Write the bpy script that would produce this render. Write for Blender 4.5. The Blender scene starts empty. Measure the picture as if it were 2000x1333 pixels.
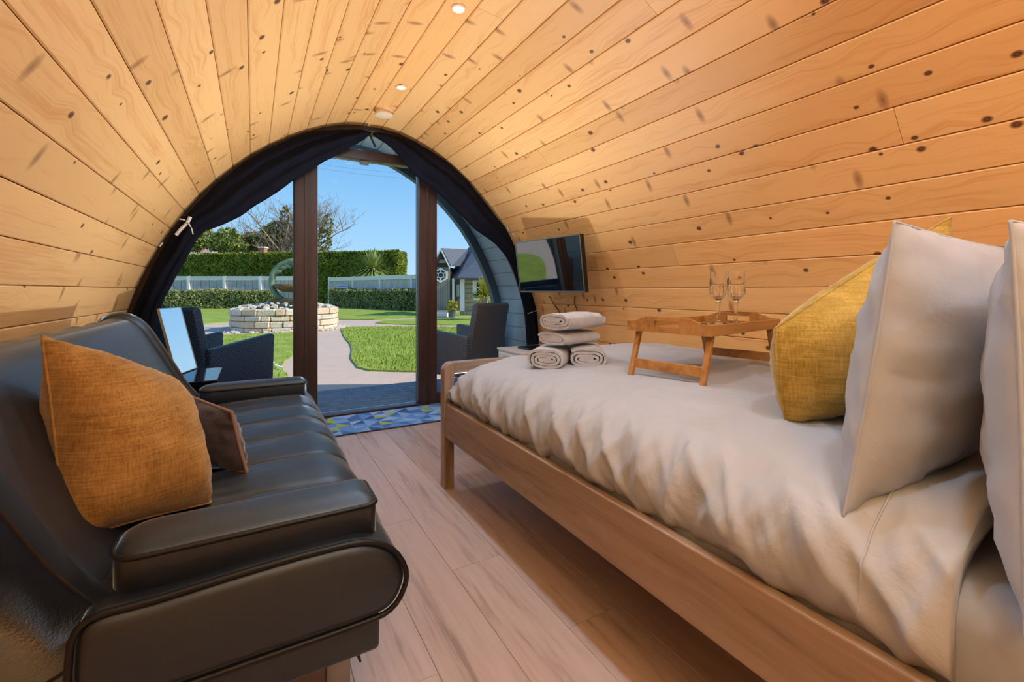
import bpy, bmesh, math, random
import numpy as np
from mathutils import Vector, Matrix, noise

random.seed(7)
rng = np.random.default_rng(7)
S = bpy.context.scene
COL = S.collection
PI = math.pi

# ------------------------------------------------------------------ camera
YAW = math.radians(29.6)
FPX = 890.0
HOR = 568.0
cam_d = bpy.data.cameras.new('camera')
cam_d.sensor_width = 36.0
cam_d.lens = FPX / 2000 * 36
cam_d.shift_y = -(666.5 - HOR) / 2000
cam_d.clip_start = 0.02
cam_d.clip_end = 500
cam = bpy.data.objects.new('camera', cam_d)
COL.objects.link(cam)
cam.location = (0, 0, 1.0)
cam.rotation_euler = (PI / 2, 0, -YAW)
S.camera = cam
FW = Vector((math.sin(YAW), math.cos(YAW), 0))
RT = Vector((math.cos(YAW), -math.sin(YAW), 0))

# ------------------------------------------------------------------ view
S.view_settings.view_transform = 'Standard'
S.view_settings.look = 'None'
S.view_settings.gamma = 1
S.view_settings.use_curve_mapping = False
S.view_settings.exposure = 0.0

# ------------------------------------------------------------------ world: clear blue sky
w = bpy.data.worlds.new('sky')
S.world = w
w.use_nodes = True
wn, wl = w.node_tree.nodes, w.node_tree.links
wn.clear()
wo = wn.new('ShaderNodeOutputWorld')
wb = wn.new('ShaderNodeBackground')
wt = wn.new('ShaderNodeTexCoord')
ws = wn.new('ShaderNodeSeparateXYZ')
wr = wn.new('ShaderNodeValToRGB')
wl.new(wt.outputs['Generated'], ws.inputs[0])
wl.new(ws.outputs['Z'], wr.inputs[0])
wl.new(wr.outputs[0], wb.inputs[0])
wl.new(wb.outputs[0], wo.inputs[0])
e = wr.color_ramp.elements
e[0].position = 0.0; e[0].color = (0.50, 0.72, 0.92, 1)
e[1].position = 1.0; e[1].color = (0.05, 0.18, 0.50, 1)
k = e.new(0.12); k.color = (0.33, 0.61, 0.91, 1)
k = e.new(0.30); k.color = (0.16, 0.43, 0.82, 1)
wb.inputs[1].default_value = 1.15

# ------------------------------------------------------------------ sun (behind the pod, to the right)
sd = bpy.data.lights.new('sun', 'SUN')
sd.energy = 4.6
sd.angle = math.radians(0.6)
sd.color = (1.0, 0.95, 0.86)
sun = bpy.data.objects.new('sun', sd)
COL.objects.link(sun)
sun.rotation_euler = Vector((-0.80, 0.60, -0.75)).to_track_quat('-Z', 'Y').to_euler()
sun.location = (20, -20, 25)

LAMP_W = 27.0           # each ceiling downlight
LAMP_COL = (0.56, 0.80, 1.0)

# added area fill behind the camera (its made-up frame sits on the rear wall)
wd = bpy.data.lights.new('rear_fill_light', 'AREA')
wd.shape = 'RECTANGLE'; wd.size = 1.5; wd.size_y = 0.9
wd.energy = 5.0
wd.color = (0.62, 0.82, 1.0)
wlo = bpy.data.objects.new('rear_fill_light', wd)
COL.objects.link(wlo)
wlo.location = (0.845, -1.70, 1.25)
wlo.rotation_euler = (PI / 2, 0, PI)

# ------------------------------------------------------------------ projecting helpers (2000 x 1333 frame)
def ray(px, py):
    u = (px - 1000) / FPX
    v = (HOR - py) / FPX
    return FW + RT * u + Vector((0, 0, 1)) * v
O3 = Vector((0, 0, 1.0))
def at_d(px, py, d): return O3 + ray(px, py) * d
def at_y(px, py, Y):
    r = ray(px, py); return O3 + r * (Y / r.y)
def at_x(px, py, X):
    r = ray(px, py); return O3 + r * (X / r.x)
def at_z(px, py, z):
    r = ray(px, py); return O3 + r * ((z - 1.0) / r.z)

# ------------------------------------------------------------------ object helpers
WL = {}
def tag(o, label=None, cat=None, group=None, kind=None):
    if label: o['label'] = label
    if cat: o['category'] = cat
    if group: o['group'] = group
    if kind: o['kind'] = kind
    return o
def thing(name, label, cat, loc=(0, 0, 0), rz=0, group=None, rot=None):
    o = bpy.data.objects.new(name, None)
    o.empty_display_size = 0.1
    COL.objects.link(o)
    o.location = loc
    o.rotation_euler = rot if rot else (0, 0, rz)
    WL[o.name] = Vector(loc)
    return tag(o, label, cat, group)
def mk(name, V, F, m, smooth=False, midx=None):
    me = bpy.data.meshes.new(name)
    me.from_pydata([tuple(v) for v in V], [], F)
    for mm in (m if isinstance(m, (list, tuple)) else [m]):
        me.materials.append(mm)
    if midx is not None:
        me.polygons.foreach_set('material_index', midx)
    if smooth:
        me.polygons.foreach_set('use_smooth', [True] * len(me.polygons))
    me.update()
    return me
def obj(name, VF, m, parent=None, world=True, smooth=False, base=None, midx=None, kind=None, auto=None):
    """one mesh object. world=True: vertices are in world space."""
    V, F = VF
    if parent is not None:
        off = WL[parent.name] if world else Vector((0, 0, 0))
        V = [Vector(v) - off for v in V]
        o = bpy.data.objects.new(name, mk(name, V, F, m, smooth, midx))
        COL.objects.link(o)
        o.parent = parent
        WL[o.name] = Vector(WL[parent.name]) if world else Vector((0, 0, 0))
    else:
        if base is None:
            xs = [v[0] for v in V]; ys = [v[1] for v in V]; zs = [v[2] for v in V]
            base = ((min(xs) + max(xs)) / 2, (min(ys) + max(ys)) / 2, min(zs))
        b = Vector(base)
        V = [Vector(v) - b for v in V]
        o = bpy.data.objects.new(name, mk(name, V, F, m, smooth, midx))
        COL.objects.link(o)
        o.location = b
        WL[o.name] = b
    if auto:
        smooth_by_angle(o.data, auto)
    if kind: o['kind'] = kind
    return o
def smooth_by_angle(me, deg=35):
    me.polygons.foreach_set('use_smooth', [True] * len(me.polygons))
    bm = bmesh.new(); bm.from_mesh(me)
    lim = math.radians(deg)
    for ed in bm.edges:
        if len(ed.link_faces) == 2 and ed.calc_face_angle(0) > lim:
            ed.smooth = False
    bm.to_mesh(me); bm.free()
def struct(name, VF, m, **k):
    o = obj(name, VF, m, **k)
    o['kind'] = 'structure'
    return o

# ------------------------------------------------------------------ shape helpers, each returns (V, F)
def join(*parts):
    V, F = [], []
    for v, f in parts:
        n = len(V); V += list(v)
        F += [tuple(i + n for i in q) for q in f]
    return V, F
def xf(VF, M):
    return [M @ Vector(v) for v in VF[0]], VF[1]
def from_bm(bm):
    bm.verts.index_update()
    V = [v.co.copy() for v in bm.verts]
    F = [tuple(v.index for v in f.verts) for f in bm.faces]
    bm.free()
    return V, F
def bev(VF, w, seg=2, ang=30):
    bm = bmesh.new()
    vs = [bm.verts.new(v) for v in VF[0]]
    for f in VF[1]:
        try: bm.faces.new([vs[i] for i in f])
        except ValueError: pass
    bmesh.ops.recalc_face_normals(bm, faces=bm.faces)
    es = [ed for ed in bm.edges if len(ed.link_faces) == 2 and ed.calc_face_angle(0) > math.radians(ang)]
    bmesh.ops.bevel(bm, geom=es, offset=w, segments=seg, affect='EDGES', profile=0.5, clamp_overlap=True)
    return from_bm(bm)
def box(x0, y0, z0, x1, y1, z1, b=0, seg=2):
    V = [(x, y, z) for z in (z0, z1) for y in (y0, y1) for x in (x0, x1)]
    F = [(0, 2, 3, 1), (4, 5, 7, 6), (0, 1, 5, 4), (1, 3, 7, 5), (3, 2, 6, 7), (2, 0, 4, 6)]
    return bev((V, F), b, seg) if b else (V, F)
def prism(poly, fn, d0, d1, b=0, seg=2):
    """poly: 2D points; fn(a, b, d) -> 3D"""
    n = len(poly)
    V = [fn(p[0], p[1], d0) for p in poly] + [fn(p[0], p[1], d1) for p in poly]
    F = [tuple(range(n))[::-1], tuple(range(n, 2 * n))] + [(i, (i + 1) % n, n + (i + 1) % n, n + i) for i in range(n)]
    return bev((V, F), b, seg) if b else fixn((V, F))
def fixn(VF):
    bm = bmesh.new()
    vs = [bm.verts.new(v) for v in VF[0]]
    for f in VF[1]:
        try: bm.faces.new([vs[i] for i in f])
        except ValueError: pass
    bmesh.ops.recalc_face_normals(bm, faces=bm.faces)
    return from_bm(bm)
def loft(rings, closed=True, cap=True):
    n = len(rings[0])
    V = [p for r in rings for p in r]
    F = []
    m = n if closed else n - 1
    for i in range(len(rings) - 1):
        for j in range(m):
            a = i * n + j; b = i * n + (j + 1) % n
            F.append((a, b, b + n, a + n))
    if cap:
        F.append(tuple(range(n))[::-1])
        F.append(tuple(range((len(rings) - 1) * n, len(rings) * n)))
    return V, F
def tube(path, r, n=8, closed=False, taper=None):
    path = [Vector(p) for p in path]
    rings = []
    L = len(path)
    up = None
    for i, p in enumerate(path):
        a = path[(i - 1) % L] if (closed or i > 0) else p
        b = path[(i + 1) % L] if (closed or i < L - 1) else p
        t = (b - a).normalized()
        if up is None:
            up = Vector((0, 0, 1)) if abs(t.z) < 0.9 else Vector((1, 0, 0))
        s = t.cross(up)
        if s.length < 1e-4: s = t.cross(Vector((0, 1, 0.3)))
        s.normalize(); q = s.cross(t).normalized(); up = q
        rr = r if taper is None else r * (1 + (taper - 1) * i / max(1, L - 1))
        rings.append([p + (s * math.cos(2 * PI * k / n) + q * math.sin(2 * PI * k / n)) * rr for k in range(n)])
    if closed:
        V, F = loft(rings, True, False)
        o = (L - 1) * n
        F += [(o + j, o + (j + 1) % n, (j + 1) % n, j) for j in range(n)]
        return V, F
    return loft(rings, True, True)
def lathe(prof, n=24, flute=None):
    rings = []
    for r, z in prof:
        rings.append([(r * (1 + (flute(z, k) if flute else 0)) * math.cos(2 * PI * k / n),
                       r * (1 + (flute(z, k) if flute else 0)) * math.sin(2 * PI * k / n), z) for k in range(n)])
    return loft(rings, True, True)
def move(VF, d):
    d = Vector(d); return [Vector(v) + d for v in VF[0]], VF[1]
def catmull(P, n):
    P = [Vector(p) for p in P]
    out = []
    for i in range(len(P) - 1):
        p0 = P[max(i - 1, 0)]; p1 = P[i]; p2 = P[i + 1]; p3 = P[min(i + 2, len(P) - 1)]
        for k in range(n):
            t = k / n
            out.append(0.5 * ((2 * p1) + (p2 - p0) * t + (2 * p0 - 5 * p1 + 4 * p2 - p3) * t * t + (3 * p1 - p0 - 3 * p2 + p3) * t ** 3))
    out.append(P[-1].copy())
    return out
def resample(P, n):
    """n equal segments by arc length"""
    L = [0]
    for a, b in zip(P, P[1:]): L.append(L[-1] + (b - a).length)
    out = []
    j = 0
    for i in range(n + 1):
        s = L[-1] * i / n
        while j < len(L) - 2 and L[j + 1] < s: j += 1
        t = (s - L[j]) / max(1e-9, L[j + 1] - L[j])
        out.append(P[j].lerp(P[j + 1], min(1, t)))
    return out

# ------------------------------------------------------------------ materials
def lin(c):
    return tuple(((x / 255) / 12.92 if x / 255 <= 0.04045 else ((x / 255 + 0.055) / 1.055) ** 2.4) for x in c) + (1,)
class MT:
    def __init__(self, name):
        self.m = bpy.data.materials.new(name)
        self.m.use_nodes = True
        self.n = self.m.node_tree.nodes
        self.l = self.m.node_tree.links
        self.b = self.n['Principled BSDF']
    def node(self, t, **kw):
        nd = self.n.new(t)
        for k_, v in kw.items(): setattr(nd, k_, v)
        return nd
    def link(self, a, b): self.l.new(a, b)
    def coord(self, scale=(1, 1, 1), rand=0.0, kind='Object', rot=(0, 0, 0)):
        tc = self.node('ShaderNodeTexCoord')
        mp = self.node('ShaderNodeMapping')
        mp.inputs['Scale'].default_value = scale
        mp.inputs['Rotation'].default_value = rot
        if rand:
            oi = self.node('ShaderNodeObjectInfo')
            mu = self.node('ShaderNodeVectorMath', operation='MULTIPLY')
            self.link(oi.outputs['Random'], mu.inputs[0])
            mu.inputs[1].default_value = (rand * 3.1, rand * 7.7, rand * 5.3)
            ad = self.node('ShaderNodeVectorMath', operation='ADD')
            self.link(tc.outputs[kind], ad.inputs[0])
            self.link(mu.outputs[0], ad.inputs[1])
            self.link(ad.outputs[0], mp.inputs[0])
        else:
            self.link(tc.outputs[kind], mp.inputs[0])
        return mp.outputs[0]
    def noise(self, vec, scale, detail=3, rough=0.55, dist=0):
        nd = self.node('ShaderNodeTexNoise')
        nd.inputs['Scale'].default_value = scale
        nd.inputs['Detail'].default_value = detail
        nd.inputs['Roughness'].default_value = rough
        nd.inputs['Distortion'].default_value = dist
        self.link(vec, nd.inputs['Vector'])
        return nd.outputs['Fac']
    def voro(self, vec, scale, feature='F1', out='Distance', rnd=1.0, dim='3D'):
        nd = self.node('ShaderNodeTexVoronoi', feature=feature, voronoi_dimensions=dim)
        nd.inputs['Scale'].default_value = scale
        nd.inputs['Randomness'].default_value = rnd
        self.link(vec, nd.inputs['Vector'])
        return nd.outputs[out]
    def ramp(self, fac, stops):
        r = self.node('ShaderNodeValToRGB')
        el = r.color_ramp.elements
        while len(el) < len(stops): el.new(0.5)
        for x, (p, c) in zip(el, stops):
            x.position = p
            x.color = c if len(c) == 4 else tuple(c) + (1,)
        self.link(fac, r.inputs[0])
        return r.outputs[0]
    def mix(self, fac, a, b, mode='MIX'):
        nd = self.node('ShaderNodeMix', data_type='RGBA', blend_type=mode)
        for sock, v in ((0, fac), (6, a), (7, b)):
            if isinstance(v, (int, float)): nd.inputs[sock].default_value = v
            elif isinstance(v, tuple): nd.inputs[sock].default_value = v
            else: self.link(v, nd.inputs[sock])
        return nd.outputs[2]
    def math(self, op, a, b=0.0, clamp=False):
        nd = self.node('ShaderNodeMath', operation=op, use_clamp=clamp)
        for i, v in enumerate((a, b)):
            if isinstance(v, (int, float)): nd.inputs[i].default_value = v
            else: self.link(v, nd.inputs[i])
        return nd.outputs[0]
    def bump(self, h, strength=0.3, dist=0.01):
        nd = self.node('ShaderNodeBump')
        nd.inputs['Strength'].default_value = strength
        nd.inputs['Distance'].default_value = dist
        self.link(h, nd.inputs['Height'])
        self.link(nd.outputs[0], self.b.inputs['Normal'])
    def base(self, c):
        if isinstance(c, tuple): self.b.inputs['Base Color'].default_value = c
        else: self.link(c, self.b.inputs['Base Color'])
        return self
    def set(self, **k):
        for a, v in k.items():
            self.b.inputs[a.replace('_', ' ')].default_value = v
        return self
def plain(name, rgb, rough=0.5, metal=0.0, var=0.0, vs=8.0, bump=0.0, bs=40.0, rand=0.0, spec=0.5):
    t = MT(name)
    t.set(Roughness=rough, Metallic=metal)
    t.b.inputs['Specular IOR Level'].default_value = spec
    c = lin(rgb)
    if var or bump:
        v = t.coord(rand=rand)
    if var:
        f = t.noise(v, vs, 4)
        d = tuple(x * (1 - var) for x in c[:3]) + (1,)
        b = tuple(min(1, x * (1 + var)) for x in c[:3]) + (1,)
        t.base(t.ramp(f, [(0.3, d), (0.7, b)]))
    else:
        t.base(c)
    if bump:
        t.bump(t.noise(v, bs, 4), bump, 0.01)
    return t.m

def pine_mat(name, light, dark, knot):
    t = MT(name)
    v = t.coord(rand=13.0)
    oi = t.node('ShaderNodeObjectInfo')
    # small round knots
    kv = t.coord((5.0, 3.9, 1), rand=13.0)
    kd = t.voro(kv, 1.0, dim='2D')
    kc = t.voro(kv, 1.0, out='Color', dim='2D')
    kr = t.node('ShaderNodeSeparateColor'); t.link(kc, kr.inputs[0])
    keep = t.math('GREATER_THAN', kr.outputs[0], 0.38)
    rad = t.math('ADD', t.math('MULTIPLY', kr.outputs[1], 0.060), 0.026)
    core = t.math('LESS_THAN', kd, rad)
    ratio = t.math('DIVIDE', kd, rad)
    kmask = t.math('MULTIPLY', t.ramp(ratio, [(0.0, (0.8, 0.8, 0.8)), (0.45, (1, 1, 1)), (0.8, (0.55, 0.55, 0.55)), (1.0, (0, 0, 0))]), keep)
    # cross streaks: spike knots that run over the board
    sv = t.coord((3.1, 7.5, 1), rand=29.0, rot=(0, 0, 0.35))
    sdist = t.voro(sv, 1.0, dim='2D')
    sc = t.voro(sv, 1.0, out='Color', dim='2D')
    sr = t.node('ShaderNodeSeparateColor'); t.link(sc, sr.inputs[0])
    skeep = t.math('GREATER_THAN', sr.outputs[0], 0.66)
    smask = t.math('MULTIPLY', t.ramp(sdist, [(0.0, (0.95, 0.95, 0.95)), (0.09, (0.5, 0.5, 0.5)), (0.16, (0, 0, 0))]), skeep)
    # grain
    warp = t.math('MULTIPLY', t.ramp(kd, [(0, (1, 1, 1)), (0.4, (0, 0, 0))]), 0.035)
    sx = t.node('ShaderNodeSeparateXYZ'); t.link(v, sx.inputs[0])
    cx = t.node('ShaderNodeCombineXYZ')
    t.link(t.math('ADD', sx.outputs[0], warp), cx.inputs[0])
    t.link(t.math('MULTIPLY', sx.outputs[1], 0.035), cx.inputs[1])
    g1 = t.noise(cx.outputs[0], 95, 3, 0.6, 0.3)
    g2 = t.noise(cx.outputs[0], 16, 2, 0.5, 0.5)
    g = t.math('ADD', t.math('MULTIPLY', g1, 0.55), t.math('MULTIPLY', g2, 0.45))
    c0 = t.ramp(g, [(0.32, lin(dark)), (0.50, lin(light)), (0.75, lin(light))])
    tint = t.ramp(oi.outputs['Random'], [(0.0, (0.84, 0.79, 0.72)), (0.3, (1, 0.99, 0.97)), (0.6, (0.94, 0.90, 0.86)), (0.8, (1, 1, 1)), (1.0, (1.0, 0.90, 0.78))])
    c1 = t.mix(1.0, c0, tint, 'MULTIPLY')
    c2 = t.mix(smask, c1, lin(tuple((a + b) / 2 for a, b in zip(knot, dark))))
    c3 = t.mix(kmask, c2, lin(knot))
    t.base(c3)
    t.set(Roughness=0.48)
    t.b.inputs['Specular IOR Level'].default_value = 0.35
    t.bump(g1, 0.06, 0.004)
    return t.m
M_pine = pine_mat('pine_boards', (242, 191, 126), (224, 163, 97), (84, 42, 18))

def plank_wood(name, light, dark, mark, rough=0.45, gs=1.0, along='y', rand=11.0, amt=1.0):
    t = MT(name)
    sc = {'y': (1, 0.07, 1), 'x': (0.07, 1, 1), 'z': (1, 1, 0.07)}[along]
    v = t.coord(sc, rand=rand)
    g1 = t.noise(v, 60 * gs, 4, 0.6, 0.4)
    g2 = t.noise(v, 9 * gs, 3, 0.5, 1.6)
    g = t.math('ADD', t.math('MULTIPLY', g1, 0.45), t.math('MULTIPLY', g2, 0.55))
    c = t.ramp(g, [(0.34, lin(mark)), (0.46, lin(dark)), (0.60, lin(light))])
    oi = t.node('ShaderNodeObjectInfo')
    tint = t.ramp(oi.outputs['Random'], [(0.0, (0.90, 0.89, 0.88)), (1.0, (1, 1, 1))])
    t.base(t.mix(1.0, c, tint, 'MULTIPLY'))
    t.set(Roughness=rough)
    t.b.inputs['Specular IOR Level'].default_value = 0.4
    t.bump(g1, 0.05, 0.003)
    return t.m
M_floor = plank_wood('floor_boards', (190, 170, 162), (180, 159, 150), (148, 127, 118), 0.42)
M_oak = plank_wood('oak', (164, 144, 130), (150, 129, 114), (116, 95, 81), 0.38, 1.0, 'y')
M_oakx = plank_wood('oak_cross', (164, 144, 130), (150, 129, 114), (116, 95, 81), 0.32, 1.0, 'x')
M_oakz = plank_wood('oak_upright', (164, 144, 130), (150, 129, 114), (116, 95, 81), 0.34, 1.0, 'z')
M_bamboo = plank_wood('bamboo', (186, 138, 82), (170, 120, 66), (140, 94, 50), 0.4, 0.8, 'x')
M_brown = plank_wood('brown_frame', (62, 45, 42), (53, 37, 35), (42, 29, 27), 0.35, 0.6, 'z')
M_deck = plank_wood('deck_boards', (122, 134, 148), (108, 120, 136), (82, 94, 110), 0.6, 1.0, 'x')
M_bluew = plain('blue_painted_boards', (164, 188, 202), 0.55, var=0.06, vs=3, rand=5)
M_rim = plain('dark_blue_rim', (70, 98, 116), 0.5, var=0.05)
M_shell = plain('shell_outside', (80, 90, 100), 0.8)
M_back = plain('board_gap', (120, 78, 36), 0.8)

def leather_mat():
    t = MT('black_leather')
    v = t.coord()
    n1 = t.voro(v, 260)
    n2 = t.noise(v, 9, 3)
    t.base(lin((9, 12, 18)))
    t.set(Roughness=0.46, IOR=1.85)
    t.b.inputs['Sheen Weight'].default_value = 0.65
    t.b.inputs['Sheen Roughness'].default_value = 0.24
    t.b.inputs['Sheen Tint'].default_value = (0.72, 0.86, 1.0, 1)
    t.b.inputs['Specular Tint'].default_value = (0.66, 0.83, 1.0, 1)
    t.b.inputs['Specular IOR Level'].default_value = 0.5
    h = t.math('ADD', t.math('MULTIPLY', n1, 0.35), t.math('MULTIPLY', n2, 0.12))
    t.bump(h, 0.08, 0.004)
    return t.m
M_leather = leather_mat()
M_pipe = plain('leather_piping', (16, 17, 20), 0.45, spec=0.35)
M_chrome = plain('chrome', (150, 148, 146), 0.22, 1.0)

def velvet(name, c1, c2, sheen, weave=0.5, rough=0.8):
    t = MT(name)
    v = t.coord((1, 1, 1))
    a = t.noise(t.coord((260, 260, 14)), 1.0, 2)
    b = t.noise(t.coord((14, 14, 260)), 1.0, 2)
    p = t.noise(v, 11, 4, 0.6)
    f = t.math('ADD', t.math('MULTIPLY', t.math('ADD', a, b), 0.28), t.math('MULTIPLY', p, 0.45))
    t.base(t.ramp(f, [(0.40, lin(c1)), (0.62, lin(c2))]))
    t.set(Roughness=rough)
    t.b.inputs['Sheen Weight'].default_value = sheen
    t.b.inputs['Sheen Roughness'].default_value = 0.4
    t.b.inputs['Specular IOR Level'].default_value = 0.2
    t.bump(t.math('ADD', a, b), weave, 0.002)
    return t.m
M_yellow = velvet('mustard_velvet', (132, 90, 34), (178, 134, 70), 0.35)
M_yellow2 = velvet('gold_velvet', (150, 120, 42), (192, 162, 84), 0.4)
M_taupe = velvet('taupe_velvet', (52, 42, 44), (74, 62, 64), 0.5, 0.2)
M_taupe_pipe = plain('taupe_piping', (126, 98, 82), 0.6)

def linen_mat(name, c, wr=0.25, scale=7.0):
    t = MT(name)
    v = t.coord()
    n = t.noise(v, scale, 5, 0.6, 0.8)
    f = t.noise(v, 420, 2)
    t.base(lin(c))
    t.set(Roughness=0.75)
    t.b.inputs['Sheen Weight'].default_value = 0.15
    t.b.inputs['Specular IOR Level'].default_value = 0.25
    t.bump(t.math('ADD', n, t.math('MULTIPLY', f, 0.04)), wr, 0.02)
    return t.m
M_linen = linen_mat('white_linen', (169, 175, 185))
M_pillow = linen_mat('white_pillowcase', (165, 173, 187), 0.16, 5.0)
M_sheet = linen_mat('white_sheet', (156, 165, 180), 0.14, 4.0)
def towel_mat():
    t = MT('white_towelling')
    v = t.coord()
    t.base(t.ramp(t.noise(v, 30, 3), [(0.3, lin((174, 178, 186))), (0.7, lin((194, 198, 205)))]))
    t.set(Roughness=0.95)
    t.b.inputs['Sheen Weight'].default_value = 0.3
    t.bump(t.noise(v, 420, 3), 0.7, 0.004)
    return t.m
M_towel = towel_mat()
def curtain_mat():
    t = MT('navy_curtain')
    v = t.coord()
    t.base(t.ramp(t.noise(v, 5, 3), [(0.3, lin((10, 12, 22))), (0.7, lin((16, 18, 32)))]))
    t.set(Roughness=0.85)
    t.b.inputs['Specular IOR Level'].default_value = 0.15
    t.bump(t.noise(v, 300, 2), 0.3, 0.002)
    return t.m
M_curtain = curtain_mat()
M_white = plain('white_paint', (226, 226, 224), 0.4)
M_ivory = plain('ivory_plastic', (232, 208, 176), 0.4)
M_black = plain('black_plastic', (16, 16, 18), 0.35)
M_gloss = plain('black_gloss', (10, 10, 12), 0.08)
M_screen = plain('screen_glass', (6, 7, 8), 0.04, spec=1.0)
M_bezel = plain('tv_bezel', (12, 12, 13), 0.25)
M_silver = plain('silver_strip', (150, 155, 152), 0.3, 0.8)
M_mirror = plain('mirror_glass', (236, 238, 240), 0.01, 1.0)
def emit(name, rgb, s):
    t = MT(name)
    t.base(lin(rgb))
    t.b.inputs['Emission Color'].default_value = lin(rgb)
    t.b.inputs['Emission Strength'].default_value = s
    return t.m
M_lamp = emit('lamp_lens', (255, 244, 226), 3.0)
def pane_mat():
    m = bpy.data.materials.new('window_glass'); m.use_nodes = True
    n, l = m.node_tree.nodes, m.node_tree.links
    n.clear()
    out = n.new('ShaderNodeOutputMaterial'); mx = n.new('ShaderNodeMixShader')
    tr = n.new('ShaderNodeBsdfTransparent'); gl = n.new('ShaderNodeBsdfGlossy'); fr = n.new('ShaderNodeFresnel')
    fr.inputs['IOR'].default_value = 1.05
    gl.inputs['Roughness'].default_value = 0.0
    tr.inputs[0].default_value = (0.97, 0.98, 0.98, 1)
    l.new(fr.outputs[0], mx.inputs[0]); l.new(tr.outputs[0], mx.inputs[1]); l.new(gl.outputs[0], mx.inputs[2])
    l.new(mx.outputs[0], out.inputs[0])
    return m
M_pane = pane_mat()
def crystal():
    t = MT('crystal_glass')
    t.set(Roughness=0.0, IOR=1.5)
    t.b.inputs['Transmission Weight'].default_value = 1.0
    t.base((1, 1, 1, 1))
    return t.m
M_crystal = crystal()
def wicker(name, c1, c2):
    t = MT(name)
    v = t.coord((1, 1, 1))
    wx = t.node('ShaderNodeTexChecker'); t.link(v, wx.inputs['Vector']); wx.inputs['Scale'].default_value = 84
    n = t.noise(v, 90, 2)
    f = t.math('ADD', t.math('MULTIPLY', wx.outputs['Fac'], 0.6), t.math('MULTIPLY', n, 0.4))
    t.base(t.ramp(f, [(0.2, lin(c1)), (0.8, lin(c2))]))
    t.set(Roughness=0.45)
    t.bump(f, 0.9, 0.01)
    return t.m
M_wick1 = wicker('blue_grey_rattan', (24, 32, 48), (66, 84, 116))
M_wick2 = wicker('brown_grey_rattan', (66, 64, 68), (132, 130, 134))

def leaf_mat(name, a, b, c, sc=1.5):
    t = MT(name)
    v = t.coord()
    f = t.noise(v, sc, 3)
    g = t.noise(v, 23.0, 2)
    h = t.math('ADD', t.math('MULTIPLY', f, 0.45), t.math('MULTIPLY', g, 0.55))
    t.base(t.ramp(h, [(0.30, lin(a)), (0.5, lin(b)), (0.70, lin(c))]))
    t.set(Roughness=0.6)
    t.b.inputs['Specular IOR Level'].default_value = 0.3
    return t.m
M_hedge = leaf_mat('conifer_hedge', (76, 86, 24), (128, 138, 42), (172, 172, 74))
M_hedge2 = leaf_mat('low_hedge_leaves', (92, 100, 54), (150, 152, 90), (206, 196, 146), 3)
M_treeg = leaf_mat('tree_leaves', (78, 92, 38), (130, 142, 60), (180, 176, 92))
M_ivy = leaf_mat('ivy_leaves', (78, 78, 40), (126, 120, 64), (166, 152, 96))
M_cord = leaf_mat('strap_leaves', (96, 116, 52), (150, 164, 84), (206, 208, 136))
M_fern = leaf_mat('yellow_green_leaves', (110, 120, 40), (176, 168, 60), (214, 196, 96))
M_bark = plain('bark', (146, 128, 112), 0.9, var=0.2)
def grass_mat():
    t = MT('lawn_grass')
    v = t.coord()
    a = t.noise(v, 1.6, 3)
    b = t.noise(v, 34, 3)
    f = t.math('ADD', t.math('MULTIPLY', a, 0.5), t.math('MULTIPLY', b, 0.5))
    t.base(t.ramp(f, [(0.32, lin((122, 142, 50))), (0.5, lin((152, 168, 66))), (0.68, lin((184, 194, 96)))]))
    t.set(Roughness=0.8)
    t.b.inputs['Specular IOR Level'].default_value = 0.2
    t.bump(b, 0.6, 0.03)
    return t.m
M_grass = grass_mat()
def paving():
    t = MT('pink_paving')
    v = t.coord(rot=(0, 0, 0.5))
    br = t.node('ShaderNodeTexBrick')
    t.link(v, br.inputs['Vector'])
    br.inputs['Scale'].default_value = 4.5
    br.inputs['Mortar Size'].default_value = 0.012
    br.inputs['Color1'].default_value = lin((212, 182, 160))
    br.inputs['Color2'].default_value = lin((202, 170, 148))
    br.inputs['Mortar'].default_value = lin((180, 148, 128))
    t.base(t.mix(t.noise(v, 3, 4), br.outputs['Color'], lin((216, 190, 170))))
    t.set(Roughness=0.85)
    return t.m
M_path = paving()
def stone_mat():
    t = MT('rough_limestone')
    oi = t.node('ShaderNodeObjectInfo')
    v = t.coord(rand=9)
    c = t.ramp(oi.outputs['Random'], [(0.0, lin((214, 178, 136))), (0.3, lin((236, 212, 178))), (0.6, lin((208, 200, 188))), (1.0, lin((222, 176, 132)))])
    t.base(t.mix(t.math('MULTIPLY', t.noise(v, 14, 4), 0.6), c, lin((234, 222, 200))))
    t.set(Roughness=0.9)
    t.bump(t.noise(v, 20, 5), 0.8, 0.03)
    return t.m
M_stone = stone_mat()
M_mortar = plain('dark_joint', (120, 104, 86), 0.95)
M_rubble = plain('pale_rubble', (204, 192, 178), 0.9, var=0.15, vs=12)
M_verdi = plain('verdigris_bronze', (120, 140, 112), 0.6, 0.2, var=0.35, vs=6)
M_rust = plain('rusty_metal', (120, 98, 62), 0.7, 0.2, var=0.3, vs=8)
M_fence = plain('weathered_fence', (206, 198, 190), 0.85, var=0.12, vs=4, rand=4)
M_post = plain('pale_fence_post', (246, 242, 234), 0.8, var=0.05)
M_slate = plain('slate_roof', (88, 94, 106), 0.7, var=0.12, vs=7, bump=0.4, bs=30)
M_log = plain('cabin_log', (172, 166, 140), 0.8, var=0.08, vs=5, rand=4)
M_cab = plain('cabin_board', (148, 142, 128), 0.8, var=0.08, vs=5, rand=4)
M_dark = plain('dark_timber', (60, 48, 40), 0.7)
M_wglass = plain('dark_window', (24, 30, 30), 0.08)
M_grey = plain('grey_pot', (92, 98, 104), 0.6)
M_roofp = plain('pink_roof', (176, 150, 142), 0.85, var=0.1)
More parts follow.
